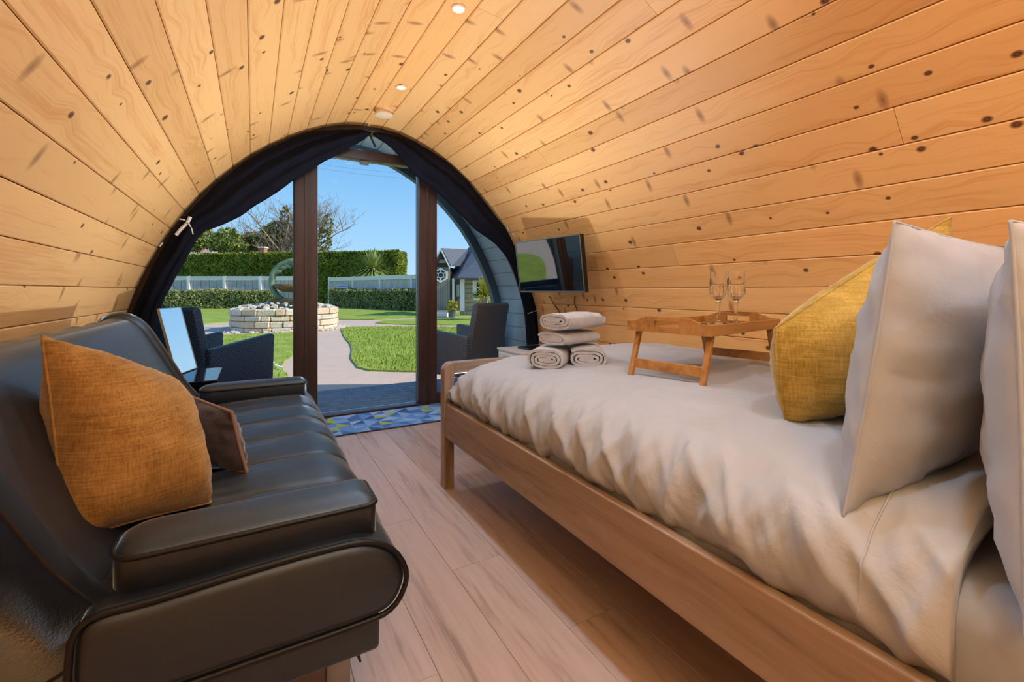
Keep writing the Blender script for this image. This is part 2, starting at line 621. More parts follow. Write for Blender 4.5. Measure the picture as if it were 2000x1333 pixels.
M_brick = plain('brick_chimney', (186, 118, 92), 0.9, var=0.15, vs=20)
M_blueprint = plain('blue_print', (70, 96, 180), 0.6)
MATCOLS = [plain('mat_' + n_, c_, 0.85, var=0.08, vs=60) for n_, c_ in
           (('pale_blue', (128, 172, 226)), ('sky_blue', (98, 150, 218)), ('mid_blue', (70, 116, 180)),
            ('slate_blue', (54, 92, 148)), ('lime', (160, 184, 96)), ('ice', (150, 188, 236)))]
M_matedge = plain('mat_edge', (44, 50, 74), 0.8)

# =================================================================== THE POD: vault, floor, glazed end
XC = 0.845
Y_BACK, Y_IN, Y_END, Y_RIM = -1.72, 3.80, 3.95, 4.74
HALF = [(0, 2.345), (0.25, 2.312), (0.48, 2.222), (0.67, 2.115), (0.85, 1.985), (0.98, 1.865), (1.085, 1.755), (1.18, 1.64),
        (1.285, 1.48), (1.40, 1.27), (1.46, 1.14), (1.515, 1.0), (1.555, 0.86), (1.585, 0.68), (1.60, 0.48), (1.605, 0.24), (1.60, 0.0)]
right = catmull([(XC + a, 0, z) for a, z in HALF], 8)
left = catmull([(XC - a, 0, z) for a, z in HALF], 8)
FULL = left[::-1] + right[1:]
Ltot = sum((b - a).length for a, b in zip(FULL, FULL[1:]))
NPL = int(round(Ltot / 0.146)); NPL += (NPL % 2 == 0)
NODES = resample(FULL, NPL)
PW = Ltot / NPL
def offset(P, d):
    out = []
    for i, p in enumerate(P):
        t = (P[min(i + 1, len(P) - 1)] - P[max(i - 1, 0)]).normalized()
        nrm = Vector((-t.z, 0, t.x))          # outward (profile runs left floor -> ridge -> right floor)
        out.append(p + nrm * d)
    return out
def half_at(z):
    for (a, za), (b, zb) in zip(HALF, HALF[1:]):
        if za >= z >= zb: return a + (b - a) * (za - z) / (za - zb)
    return HALF[-1][0]

def arch_band(d0, d1, y0, y1, P=NODES, b=0):
    """a band that follows the vault between two offsets"""
    A = offset(P, d0); B = offset(P, d1)
    n = len(P)
    V = [Vector((p.x, y0, p.z)) for p in A] + [Vector((p.x, y0, p.z)) for p in B] + \
        [Vector((p.x, y1, p.z)) for p in A] + [Vector((p.x, y1, p.z)) for p in B]
    F = []
    for i in range(n - 1):
        F += [(i, i + 1, n + i + 1, n + i), (2 * n + i, 3 * n + i, 3 * n + i + 1, 2 * n + i + 1),
              (i, 2 * n + i, 2 * n + i + 1, i + 1), (n + i, n + i + 1, 3 * n + i + 1, 3 * n + i)]
    F += [(0, n, 3 * n, 2 * n), (n - 1, 3 * n - 1, 4 * n - 1, 2 * n - 1)]
    return fixn((V, F))

# split of the vault: boards below about 1.45 m belong to the walls
kw = next(i for i, p in enumerate(NODES) if p.z > 1.42)
seg = {'wall_left': (0, kw), 'ceiling': (kw, NPL - kw), 'wall_right': (NPL - kw, NPL)}
OFFS = offset(NODES, 0.13)
shells = {}
for nm, (a, b) in seg.items():
    lo = a; hi = b
    P = NODES[lo:hi + 1]
    A = offset(NODES, 0.13)[lo:hi + 1]; B = offset(NODES, 0.19)[lo:hi + 1]
    n = len(P)
    V = [Vector((p.x, Y_BACK - 0.1, p.z)) for p in A] + [Vector((p.x, Y_BACK - 0.1, p.z)) for p in B] + \
        [Vector((p.x, Y_RIM - 0.09, p.z)) for p in A] + [Vector((p.x, Y_RIM - 0.09, p.z)) for p in B]
    F = []
    for i in range(n - 1):
        F += [(i, i + 1, n + i + 1, n + i), (2 * n + i, 3 * n + i, 3 * n + i + 1, 2 * n + i + 1),
              (i, 2 * n + i, 2 * n + i + 1, i + 1), (n + i, n + i + 1, 3 * n + i + 1, 3 * n + i)]
    F += [(0, n, 3 * n, 2 * n), (n - 1, 3 * n - 1, 4 * n - 1, 2 * n - 1)]
    shells[nm] = struct(nm, fixn((V, F)), M_shell)

def board_mesh(name, w_, length, m, ch=0.004, gap=0.0012, th=0.018):
    """board: x across, y along, visible face at z = 0 looking to +z"""
    a = w_ / 2 - gap
    prof = [(-a, -th), (-a, -ch), (-a + ch, 0), (a - ch, 0), (a, -ch), (a, -th)]
    rings = [[(x, y, z) for x, z in prof] for y in (-length / 2, length / 2)]
    V, F = fixn(loft(rings))
    return mk(name, V, F, m)
YL = Y_IN - Y_BACK
full_b = board_mesh('plank', PW, YL, M_pine)
splits = {}
def frame_of(i, d=0.0, nodes=None):
    nodes = nodes or NODES
    p, q = nodes[i], nodes[i + 1]
    t = (p - q).normalized()                      # so that t x y points inwards
    zz = t.cross(Vector((0, 1, 0)))
    mid = (p + q) / 2 - zz * d
    return mid, Matrix((t, Vector((0, 1, 0)), zz)).transposed()
def put_board(me, parent, i, yc, d=0.0, nodes=None):
    mid, R = frame_of(i, d, nodes)
    o = bpy.data.objects.new('plank', me)
    COL.objects.link(o)
    o.parent = parent
    o.matrix_basis = Matrix.Translation(Vector((mid.x, yc, mid.z)) - WL[parent.name]) @ R.to_4x4()
    return o
for i in range(NPL):
    par = next(shells[nm] for nm, (a, b) in seg.items() if a <= i < b)
    if i % 3 == 1 and i > NPL // 2:
        cut = [1.35, 2.65, 0.75, 1.95][(i // 3) % 4]
        for y0, y1 in ((Y_BACK, cut), (cut, Y_IN)):
            key = round(y1 - y0, 3)
            if key not in splits: splits[key] = board_mesh('plank', PW, key - 0.0015, M_pine)
            put_board(splits[key], par, i, (y0 + y1) / 2)
    else:
        put_board(full_b, par, i, (Y_BACK + Y_IN) / 2)

# porch lining (painted boards) and the dark rim at its mouth
POR = offset(NODES, 0.10)
por_len = Y_RIM - 0.08 - Y_END
rim = struct('trim_1', arch_band(0.015, 0.21, Y_RIM - 0.08, Y_RIM), M_rim)
porch = struct('wall_porch', arch_band(0.121, 0.129, Y_END, Y_RIM - 0.085), M_rim)
def pwid(i): return (POR[i] - POR[i + 1]).length
pm = {}
for i in range(NPL):
    key = round(pwid(i), 3)
    if key not in pm: pm[key] = board_mesh('plank', key, por_len - 0.004, M_bluew, 0.006)
    put_board(pm[key], porch, i, (Y_END + Y_RIM - 0.08) / 2, 0.0, POR)

# floor
floor = struct('floor', box(XC - 1.62, Y_BACK - 0.1, -0.14, XC + 1.62, Y_END, -0.012), M_back)
FWID, FLEN = 0.196, 1.25
fm = {}
cols = int(3.2 / FWID) + 1
for c in range(cols):
    x = XC - 1.6 + FWID * (c + 0.5)
    if x + FWID / 2 > XC + 1.61: break
    y = Y_BACK - (0.43 * c % FLEN)
    while y < Y_END - 0.08:
        a = max(y, Y_BACK); b = min(y + FLEN, Y_END - 0.05)
        if b - a > 0.03:
            key = round(b - a, 3)
            if key not in fm: fm[key] = board_mesh('floorboard', FWID, key - 0.001, M_floor, 0.0012, 0.0004, 0.012)
            o = bpy.data.objects.new('floorboard', fm[key]); COL.objects.link(o); o.parent = floor
            o.location = Vector((x, (a + b) / 2, 0)) - WL[floor.name]
        y += FLEN

# rear wall (behind the camera)
poly = [(p.x, p.z) for p in offset(NODES, 0.12)]
struct('wall_back', prism(poly, lambda a, b, d: Vector((a, d, b)), Y_BACK - 0.08, Y_BACK), M_pine)

wf = struct('added_window_frame', join(box(0.045, Y_BACK + 0.001, 0.75, 1.645, Y_BACK + 0.05, 0.80), box(0.045, Y_BACK + 0.001, 1.70, 1.645, Y_BACK + 0.05, 1.75),  # made-up window frame around the added fill light, on a closed wall
      box(0.045, Y_BACK + 0.001, 0.80, 0.095, Y_BACK + 0.05, 1.70), box(1.595, Y_BACK + 0.001, 0.80, 1.645, Y_BACK + 0.05, 1.70)), M_brown)
# glazed end: arch frame, posts, header, threshold, panes
YF0, YF1 = 3.84, 3.93
trim2 = struct('trim_2', arch_band(-0.035, 0.125, 3.802, 3.945), M_brown)
def post(name, x0, x1, z1, lab=None):
    p = struct(name, box(x0, YF0, 0.0, x1, YF1 + 0.01, z1, 0.006), M_brown)
    for xx in (x0 - 0.004, x1 - 0.006):
        obj('gasket', box(xx, YF0 + 0.02, 0.03, xx + 0.01, YF1 - 0.02, z1 - 0.02), M_grey, p)
    xm = (x0 + x1) / 2
    obj('cover_bead', box(xm - 0.012, YF0 - 0.006, 0.0, xm + 0.012, YF0 + 0.004, z1 - 0.01, 0.003), M_brown, p)
    return p
post('trim_3', 0.272, 0.436, 2.20)
post('trim_4', 1.254, 1.418, 2.20)
struct('trim_5', box(0.436, YF0, 2.07, 1.254, YF1, 2.15, 0.006), M_brown)
struct('trim_6', box(0.436, 3.80, 0.001, 1.254, 3.948, 0.026, 0.006), M_brown)
struct('trim_7', box(XC - 1.53, YF0, 0.001, 0.272, YF1, 0.085, 0.004), M_brown)
struct('trim_8', box(1.418, YF0, 0.001, XC + 1.53, YF1, 0.085, 0.004), M_brown)
inner = offset(NODES, -0.06)
def pane_poly(x0, x1, z0):
    P = [(p.x, p.z) for p in inner if x0 < p.x < x1 and p.z > z0]
    def zat(x):
        best = None
        for p, q in zip(inner, inner[1:]):
            if min(p.x, q.x) <= x <= max(p.x, q.x) and abs(p.x - q.x) > 1e-6:
                z = p.z + (q.z - p.z) * (x - p.x) / (q.x - p.x)
                best = z if best is None else max(best, z)
        return best
    L = [(x0, z0)]
    za, zb = zat(x0), zat(x1)
    if za and za > z0: L.append((x0, za))
    L += P
    if zb and zb > z0: L.append((x1, zb))
    L.append((x1, z0))
    return L
def pane(name, x0, x1, z0):
    return struct(name, prism(pane_poly(x0, x1, z0), lambda a, b, d: Vector((a, d, b)), 3.882, 3.888), M_pane)
pane('window_1', XC - 1.53, 0.268, 0.087)
pane('window_2', 1.422, XC + 1.53, 0.087)
pane('window_3', 0.442, 1.248, 2.152)
door = struct('door_1', box(0.444, 3.882, 0.03, 1.246, 3.888, 2.066), M_pane)
obj('door_closer', box(0.76, 3.845, 2.035, 0.83, 3.875, 2.066, 0.004), M_grey, door)

# deck outside
deck = struct('deck', box(XC - 1.66, Y_END + 0.005, -0.17, XC + 1.66, 5.12, -0.075), M_deck)
dm = board_mesh('deck_board', 0.118, 3.3, M_deck, 0.006, 0.003, 0.024)
for j in range(10):
    o = bpy.data.objects.new('deck_board', dm); COL.objects.link(o); o.parent = deck
    o.rotation_euler = (0, 0, PI / 2)
    o.location = Vector((XC, Y_END + 0.012 + 0.059 + 0.118 * j, -0.05)) - WL[deck.name]

# ------------------------------------------------------------------- downlights on the ridge
zr = NODES[NPL // 2].z + 0.0
zr = (NODES[NPL // 2].z + NODES[NPL // 2 + 1].z) / 2 if NPL % 2 else NODES[NPL // 2].z
def downlight(y, label, z=zr, watts=LAMP_W, x=XC, r=0.036):
    t = thing('ceiling_light', label, 'ceiling light', (x, y, z), group='recessed downlights along the ridge')
    pr = [(r, -0.001), (r, -0.006), (r * 0.8, -0.010), (r * 0.72, -0.006), (r * 0.72, -0.001)]
    rings = [[(q * math.cos(2 * PI * k / 24), q * math.sin(2 * PI * k / 24), zz) for k in range(24)] for q, zz in pr]
    obj('trim_ring', fixn(loft(rings, True, False)), M_ivory, t, world=False, smooth=True)
    obj('lens', lathe([(r * 0.70, -0.002), (r * 0.68, -0.004), (0.002, -0.0045)], 20), M_lamp, t, world=False)
    ld = bpy.data.lights.new('lamp', 'SPOT')
    ld.energy = watts; ld.color = LAMP_COL; ld.spot_size = math.radians(168); ld.spot_blend = 0.55
    ld.shadow_soft_size = 0.05
    lo = bpy.data.objects.new('lamp', ld); COL.objects.link(lo)
    lo.parent = t; lo.location = (0, 0, -0.03)
    return t
downlight(2.00, 'recessed downlight at the top edge of the picture, nearest one in view')
downlight(2.96, 'small recessed downlight between the smoke alarm and the nearer downlight')
downlight(1.04, 'added recessed downlight overhead, just above the picture')  # this and the next two: unseen lamps added to brighten the room
downlight(0.08, 'added recessed downlight directly above the camera')
downlight(-0.88, 'added recessed downlight behind the camera')
downlight(4.35, 'downlight in the painted porch ceiling seen through the toplight', z=offset(NODES, 0.10)[NPL // 2].z - 0.003, watts=5, r=0.034)

# added fill: unseen uplighter behind the camera, head tipped to brighten the ceiling
ul = thing('fill_uplight', 'slim white uplighter added behind the camera as a fill light', 'lamp', (0.45, -1.0, 0))
obj('base', lathe([(0.13, 0.0), (0.13, 0.015), (0.02, 0.025), (0.002, 0.026)], 24), M_white, ul, world=False, auto=30)
obj('pole', tube([(0, 0, 0.02), (0, 0, 1.30)], 0.011, 10), M_white, ul, world=False, smooth=True)
hd = Matrix.Translation((0, 0, 1.32)) @ Matrix.Rotation(-math.radians(32), 4, 'X')
obj('shade', xf(lathe([(0.03, -0.02), (0.10, 0.02), (0.15, 0.10), (0.146, 0.10), (0.095, 0.024), (0.02, -0.01)], 28), hd), M_white, ul, world=False, smooth=True)
uld = bpy.data.lights.new('fill_bulb', 'SPOT')
uld.energy = 400; uld.color = (0.90, 0.95, 1.0); uld.spot_size = math.radians(125); uld.spot_blend = 1.0; uld.shadow_soft_size = 0.12
ulo = bpy.data.objects.new('fill_bulb', uld); COL.objects.link(ulo); ulo.parent = ul
ulo.location = (0, 0.05, 1.42)
ulo.rotation_euler = (PI - math.radians(32), 0, math.radians(26))

# added fill: small uplighter hidden beyond the bed foot, brightens the far ceiling
fu = thing('floor_fill_light', 'small black can added beyond the bed foot as a hidden fill light', 'lamp', (1.22, 2.66, 0))
obj('can', lathe([(0.075, 0.0), (0.08, 0.01), (0.08, 0.20), (0.075, 0.205), (0.07, 0.20), (0.07, 0.06), (0.002, 0.055)], 24), M_black, fu, world=False, auto=40)
obj('lens', lathe([(0.069, 0.15), (0.06, 0.153), (0.002, 0.155)], 20), M_lamp, fu, world=False)
fud = bpy.data.lights.new('fill_bulb', 'SPOT')
fud.energy = 165; fud.color = (0.90, 0.95, 1.0); fud.spot_size = math.radians(140); fud.spot_blend = 1.0; fud.shadow_soft_size = 0.07
fuo = bpy.data.objects.new('fill_bulb', fud); COL.objects.link(fuo); fuo.parent = fu
fuo.location = (0, 0, 0.215)
fuo.rotation_euler = (PI, math.radians(-22), 0)

sa = thing('smoke_alarm', 'round cream smoke alarm on the ceiling above the curtains', 'smoke alarm', (XC - 0.005, 3.40, zr))
obj('mount', lathe([(0.062, 0.0), (0.062, -0.012), (0.057, -0.014), (0.057, -0.03)], 28), M_ivory, sa, world=False, auto=30)
obj('cover', lathe([(0.064, -0.030), (0.066, -0.036), (0.064, -0.045), (0.05, -0.050), (0.002, -0.051)], 28), M_ivory, sa, world=False, auto=30)
obj('test_button', lathe([(0.012, -0.050), (0.012, -0.054), (0.002, -0.055)], 16), M_ivory, sa, world=False)

# ------------------------------------------------------------------- curtains tied along the arch
def curtain(outer, inn, label, seed, flip):
    no, ni = 72, 18
    A = resample(catmull([at_y(x, y, 3.735) for x, y in outer], 6), no)
    B = resample(catmull([at_y(x, y, 3.735) for x, y in inn], 6), no)
    L = thing('curtain', label, 'curtain', (A[-1].x, 3.735, 0), group=None)
    V, F = [], []
    # straight chain from head to foot, front and back sheets joined at both hems
    ring_n = 2 * ni
    rings = []
    for i in range(no + 1):
        t = i / no
        a, b = A[i], B[i]
        wdt = (b - a).length
        pts_f, pts_b = [], []
        for j in range(ni + 1):
            s = j / ni
            p = a.lerp(b, s)
            f = math.sin(PI * s)
            fold = 0.014 * math.sin(s * 15 + 2.2 * noise.noise(Vector((t * 5, s * 2, seed)))) * min(1, wdt / 0.15)
            fold += 0.012 * noise.noise(Vector((t * 14, s * 5, seed + 3)))
            dep = min(0.05, 0.03 + 0.18 * wdt) * f ** 0.7
            edge = 0.010 * noise.noise(Vector((t * 30, s * 3, seed + 9))) * (1 if 0 < j < ni else 0.7)
            up = Vector((0, 0, edge))
            pts_f.append(p + up + Vector((0, -dep - fold * f, 0)))
            pts_b.append(p + up + Vector((0, 0.014 * f + 0.004, 0)))
        rings.append(pts_f + pts_b[1:-1][::-1])
    VF = fixn(loft(rings))
    obj('fabric', VF, M_curtain, L, smooth=True)
    return L, A, B
cl, CA, CB = curtain([(724, 259), (700, 252), (650, 254), (600, 260), (526, 290), (488, 310), (458, 332), (431, 352), (406, 376), (363, 421), (339, 452),
         (322, 478), (299, 518), (282, 557), (262, 601), (250, 640), (243, 700), (240, 780), (240, 900)],
        [(724, 262), (705, 277), (680, 290), (640, 313), (610, 330), (575, 352), (540, 377), (500, 402), (455, 431), (425, 443), (400, 453), (382, 473),
         (362, 510), (342, 545), (330, 568), (318, 592), (306, 630), (302, 700), (300, 780), (300, 900)],
        'dark navy curtain swept to the left along the arch, above the sofa end', 1.0, 1)
cr, CA2, CB2 = curtain([(728, 260), (748, 259), (800, 273), (843, 296), (880, 321), (914, 354), (935, 380), (952, 401), (970, 424), (990, 450), (1012, 500),
         (1028, 545), (1040, 580), (1047, 606), (1051, 640), (1052, 700), (1052, 780)],
        [(728, 263), (745, 275), (766, 292), (790, 318), (810, 342), (850, 373), (885, 405), (925, 446), (950, 464), (972, 482), (994, 512), (1007, 543),
         (1016, 576), (1025, 606), (1026, 635), (1030, 660), (1030, 700), (1030, 780)],
        'dark navy curtain swept to the right along the arch, beside the television', 5.0, -1)
# pale rail ends and loose ties
obj('rail_end', tube([at_y(x, y, 3.70) for x, y in ((372, 424), (366, 436), (352, 450), (344, 460))], 0.012, 6), M_white, cl)
for pts in (((366, 432), (374, 446), (377, 458)), ((362, 430), (350, 428)), ((318, 474), (312, 482))):
    obj('tie_cord', tube([at_y(x, y, 3.68) for x, y in pts], 0.004, 5), M_white, cl)
obj('tie_cord', tube([at_y(x, y, 3.70) for x, y in ((722, 262), (726, 272), (733, 287))], 0.009, 6), M_black, cl)
for pts in (((1031, 613), (1045, 608), (1054, 606)), ((990, 440), (994, 452)), ((1000, 455), (1010, 470))):
    obj('tie_cord', tube([at_y(x, y, 3.68) for x, y in pts], 0.003, 5), M_white, cr)
# small wooden block at the left arch
bl = at_y(313, 470, 3.74)
tag(obj('wooden_block', xf(box(-0.022, -0.04, -0.03, 0.022, 0.04, 0.03, 0.004), Matrix.Translation(at_x(312, 471, -0.545)) @ Matrix.Rotation(-0.5, 4, 'Y')), M_brown),
    'small brown wooden block on the left wall by the arch', 'block')

# =================================================================== SOFA
SY0, SY1 = 1.00, 2.79
sofa = thing('sofa_bed', 'black leather sofa bed with tufted back along the left wall', 'sofa', (-0.1, (SY0 + SY1) / 2, 0))
def closed_profile(pts, n):
    P = [Vector((x, 0, z)) for x, z in pts]
    out = []
    L = len(P)
    for i in range(L):
        p0, p1, p2, p3 = P[(i - 1) % L], P[i], P[(i + 1) % L], P[(i + 2) % L]
        for k in range(n):
            t = k / n
            out.append(0.5 * ((2 * p1) + (p2 - p0) * t + (2 * p0 - 5 * p1 + 4 * p2 - p3) * t * t + (3 * p1 - p0 - 3 * p2 + p3) * t ** 3))
    return out
def prof_normals(P):
    N_ = []
    L = len(P)
    for i in range(L):
        t = (P[(i + 1) % L] - P[(i - 1) % L]).normalized()
        N_.append(Vector((-t.z, 0, t.x)))
    return N_
def sweep_y(P, y0, y1, disp, ny=160, endr=0.025):
    Nn = prof_normals(P)
    c = Vector((sum(p.x for p in P) / len(P), 0, sum(p.z for p in P) / len(P)))
    rings = []
    ys = [y0 + (y1 - y0) * (0.5 - 0.5 * math.cos(PI * min(1, max(0, i / ny)))) * 0 + (y1 - y0) * i / ny for i in range(ny + 1)]
    # rounded ends
    head = [(y0, endr), (y0 + endr * 0.3, endr * 0.35), (y0 + endr, 0.0)]
    tail = [(y1 - endr, 0.0), (y1 - endr * 0.3, endr * 0.35), (y1, endr)]
    seq = head + [(y, 0.0) for y in ys if y0 + endr < y < y1 - endr] + tail
    for y, ins in seq:
        ring = []
        for p, nn in zip(P, Nn):
            q = p + nn * disp(p, nn, y)
            q = q - nn * ins
            ring.append(Vector((q.x, y, q.z)))
        rings.append(ring)
    return fixn(loft(rings))
# seat body: clockwise seen from -y so that the normals look out
seat_pts = [(-0.25, 0.30), (-0.262, 0.40), (-0.24, 0.452), (-0.15, 0.456), (0.0, 0.464), (0.12, 0.466), (0.21, 0.460), (0.268, 0.428),
            (0.298, 0.375), (0.292, 0.330), (0.262, 0.296), (0.20, 0.288), (0.0, 0.288), (-0.15, 0.288)]
SP = closed_profile(seat_pts, 6)
def seat_disp(p, nn, y):
    if y < 1.14 or y > 2.65 or nn.z < -0.3: return 0.0
    ph = (y - 1.39) / 0.25
    dist = abs(ph - round(ph)) * 0.25
    g = -0.008 * math.exp(-(dist / 0.010) ** 2) * (1.0 if p.x > -0.2 else 0.5)
    crown = 0.003 * math.cos(2 * PI * ph + PI)
    rear = max(0, min(1, (0.05 - p.x) / 0.25))
    puck = 0.010 * rear * noise.noise(Vector((p.x * 8, y * 30, 1.0)))
    fade = min(1, (y - 1.14) / 0.06, (2.65 - y) / 0.06)
    return (g + crown + puck + 0.004 * noise.noise(Vector((p.x * 9, y * 9, 0)))) * fade
obj('seat', sweep_y(SP, SY0, SY1, seat_disp, 170), M_leather, sofa, smooth=True)
# backrest
back_pts = [(-0.235, 0.43), (-0.30, 0.525), (-0.36, 0.64), (-0.415, 0.745), (-0.462, 0.825), (-0.515, 0.866), (-0.572, 0.862), (-0.602, 0.815),
            (-0.592, 0.71), (-0.53, 0.53), (-0.46, 0.38), (-0.38, 0.325), (-0.29, 0.34), (-0.245, 0.385)]
BP = closed_profile(back_pts, 6)
def back_disp(p, nn, y):
    if nn.x < 0.05 and nn.z < 0.3: return 0.0
    ph = (y - 1.39) / 0.25
    dist = abs(ph - round(ph)) * 0.25
    g = -0.007 * math.exp(-(dist / 0.010) ** 2)
    hz = -0.010 * math.exp(-((p.z - 0.665) / 0.016) ** 2)
    tuft = -0.022 * math.exp(-((p.z - 0.665) / 0.045) ** 2) * math.exp(-(dist / 0.045) ** 2)
    fade = max(0, min(1, (y - 1.10) / 0.05, (2.72 - y) / 0.05))
    crown = 0.004 * math.cos(2 * PI * ph + PI)
    g *= max(0.15, min(1, (0.86 - p.z) / 0.10))
    return (g + hz + tuft + crown + 0.003 * noise.noise(Vector((p.z * 9, y * 9, 4)))) * fade
obj('backrest', sweep_y(BP, 1.06, 2.74, back_disp, 170, 0.03), M_leather, sofa, smooth=True)
# plinth, legs
obj('plinth', box(-0.26, SY0 + 0.02, 0.205, 0.245, SY1 - 0.02, 0.29, 0.012, 3), M_leather, sofa, auto=40)
for lx, ly in ((0.17, 1.12), (0.17, 2.66), (-0.2, 1.12), (-0.2, 2.66)):
    obj('leg', box(lx - 0.026, ly - 0.02, 0.0, lx + 0.026, ly + 0.02, 0.206, 0.004), M_chrome, sofa)
obj('zip_pull', tube([(0.205, SY0 + 0.05, 0.206), (0.203, SY0 + 0.05, 0.19), (0.208, SY0 + 0.05, 0.172)], 0.006, 6, taper=0.4), M_black, sofa)
# arm pads
def pad_outline(y0, y1, r=0.05):
    pts = []
    for cx_, cy_, a0 in ((0.245 - 0.02, y1 - 0.02, 0), (-0.225 + r, y1 - r, 90), (-0.225 + r, y0 + r, 180), (0.245 - 0.02, y0 + 0.02, 270)):
        rr = 0.02 if cx_ > 0 else r
        for k_ in range(7):
            a = math.radians(a0 + 15 * k_)
            pts.append((cx_ + rr * math.cos(a), cy_ + rr * math.sin(a)))
    return pts
for y0, y1 in ((1.048, 1.192), (2.60, 2.744)):
    PO = pad_outline(y0, y1)
    cyy = (y0 + y1) / 2
    rings = []
    fy = (y1 - y0) / 2
    for ins, z in ((0.004, 0.447), (0.0, 0.452), (0.0, 0.514), (0.001, 0.519), (0.006, 0.526), (0.016, 0.533), (0.032, 0.538), (0.054, 0.540)):
        rings.append([Vector((0.01 + (x - 0.01) * (1 - ins / 0.235), cyy + (y - cyy) * (1 - ins / fy), z)) for x, y in PO])
    ap = obj('armrest', fixn(loft(rings)), M_leather, sofa, smooth=True)
    obj('piping', tube([(x, y, 0.518) for x, y in PO], 0.005, 6, closed=True), M_pipe, ap, smooth=True)
# piping round the end panels
for yy in (SY0 + 0.006, SY1 - 0.006):
    P = [Vector((p.x, yy, p.z)) for p in SP]
    obj('piping', tube(P[::2], 0.006, 6, closed=True), M_pipe, sofa, smooth=True)
for yy in (1.064, 2.736):
    P = [Vector((p.x, yy, p.z)) for p in BP]
    obj('piping', tube(P[::2], 0.006, 6, closed=True), M_pipe, sofa, smooth=True)

# =================================================================== CUSHIONS AND PILLOWS
def cushion_mesh(TL, TR, BR, BL, thick, n=26, pinch=0.07, seed=0.0, wr=0.006, p_=2.6, flip=False):
    TL, TR, BR, BL = map(Vector, (TL, TR, BR, BL))
    nrm = ((TR - BL).cross(TL - BR)).normalized()
    def P(s, t):
        s2 = 0.5 + (s - 0.5) * (1 - pinch * math.sin(PI * t))
        t2 = 0.5 + (t - 0.5) * (1 - pinch * math.sin(PI * s))
        return (TL * (1 - s2) + TR * s2) * (1 - t2) + (BL * (1 - s2) + BR * s2) * t2
    def h(s, t):
        a = 1 - abs(2 * s - 1) ** p_; b = 1 - abs(2 * t - 1) ** p_
        return max(0.0, a * b) ** 0.62
    V, F = [], []
    idx = {}
    for side in (1, -1):
        for i in range(n + 1):
            for j in range(n + 1):
                s, t = i / n, j / n
                # denser rows near the rims
                s = 0.5 - 0.5 * math.cos(PI * s); t = 0.5 - 0.5 * math.cos(PI * t)
                edge = i in (0, n) or j in (0, n)
                if edge and side == -1:
                    idx[side, i, j] = idx[1, i, j]; continue
                hh = h(s, t)
                q = P(s, t) + nrm * side * thick / 2 * hh
                rimw = (1 - hh) * 2.2 * hh ** 0.5
                q = q + nrm * side * wr * 2.2 * rimw * noise.noise(Vector((s * 13 + seed, t * 13, side * 3 + seed)))
                q = q + nrm * side * wr * noise.noise(Vector((s * 4 + seed, t * 4, side * 7 + seed))) * hh
                idx[side, i, j] = len(V); V.append(q)
        for i in range(n):
            for j in range(n):
                f = (idx[side, i, j], idx[side, i + 1, j], idx[side, i + 1, j + 1], idx[side, i, j + 1])
                F.append(f if side == 1 else f[::-1])
    rimpts = [idx[1, i, 0] for i in range(n)] + [idx[1, n, j] for j in range(n)] + [idx[1, i, n] for i in range(n, 0, -1)] + [idx[1, 0, j] for j in range(n, 0, -1)]
    return fixn((V, F)), [V[i].copy() for i in rimpts]
def cushion(name, label, cat, C4, thick, m, pipe=None, pr=0.004, group=None, **k):
    VF, rim_ = cushion_mesh(*C4, thick, **k)
    lo = min(v[2] for v in VF[0])
    c = sum((Vector(q) for q in C4), Vector()) / 4
    t = thing(name, label, cat, (c.x, c.y, lo), group=group)
    obj('cover', VF, m, t, smooth=True)
    obj('piping' if pipe else 'seam', tube(rim_, pr, 6, closed=True), pipe or m, t, smooth=True)
    return t
cushion('cushion', 'large mustard velvet cushion leaning on the sofa beside its near arm', 'cushion',
        ((-0.405, 1.385, 0.90), (-0.20, 1.60, 0.735), (-0.095, 1.40, 0.455), (-0.335, 1.255, 0.487)), 0.25, M_yellow, seed=2.0, p_=3.2, pinch=0.03, pr=0.003, wr=0.006)
cushion('cushion', 'small taupe velvet cushion with brown piping behind the mustard one', 'cushion',
        ((-0.235, 1.885, 0.672), (-0.055, 1.60, 0.635), (-0.015, 1.555, 0.462), (-0.225, 1.83, 0.466)), 0.11, M_taupe, pipe=M_taupe_pipe, seed=4.0, pinch=0.03, pr=0.0055)

# =================================================================== BED
bed = thing('bed', 'oak double bed frame with low slatted foot along the right wall', 'bed', (1.545, 1.1, 0))
bed['label'] = 'oak double bed with plain side rail and open footboard'
BX0, BX1, BY0, BY1 = 0.835, 2.255, 2.157, 2.214
def leg_poly(x0, x1, outer_left, z1=0.635, r=0.045):
    L = [(x0, 0.0), (x1, 0.0)]
    arc = [(r - r * math.cos(math.radians(a)), r * math.sin(math.radians(a)) - r) for a in range(0, 91, 15)]
    if outer_left:
        return [(x0, 0), (x1, 0), (x1, z1)] + [(x0 + dx, z1 + dz) for dx, dz in arc[::-1]]
    return [(x0, 0), (x1, 0)] + [(x1 - dx, z1 + dz) for dx, dz in arc] + [(x0, z1)]
fnx = lambda a, b, d: Vector((a, d, b))
obj('leg', prism(leg_poly(BX0, BX0 + 0.053, True), fnx, BY0, BY1, 0.004), M_oakz, bed)
obj('leg', prism(leg_poly(BX1 - 0.053, BX1, False), fnx, BY0, BY1, 0.004), M_oakz, bed)
obj('top_rail', box(BX0 + 0.052, BY0 + 0.001, 0.577, BX1 - 0.052, BY1 - 0.001, 0.6345, 0.004), M_oakx, bed)
obj('foot_rail', box(BX0 + 0.05, BY0 + 0.012, 0.26, BX1 - 0.05, BY1 - 0.012, 0.43, 0.004), M_oakx, bed)
obj('side_rail', box(BX0 + 0.004, 0.03, 0.262, BX0 + 0.032, BY0 + 0.003, 0.432, 0.004), M_oak, bed)
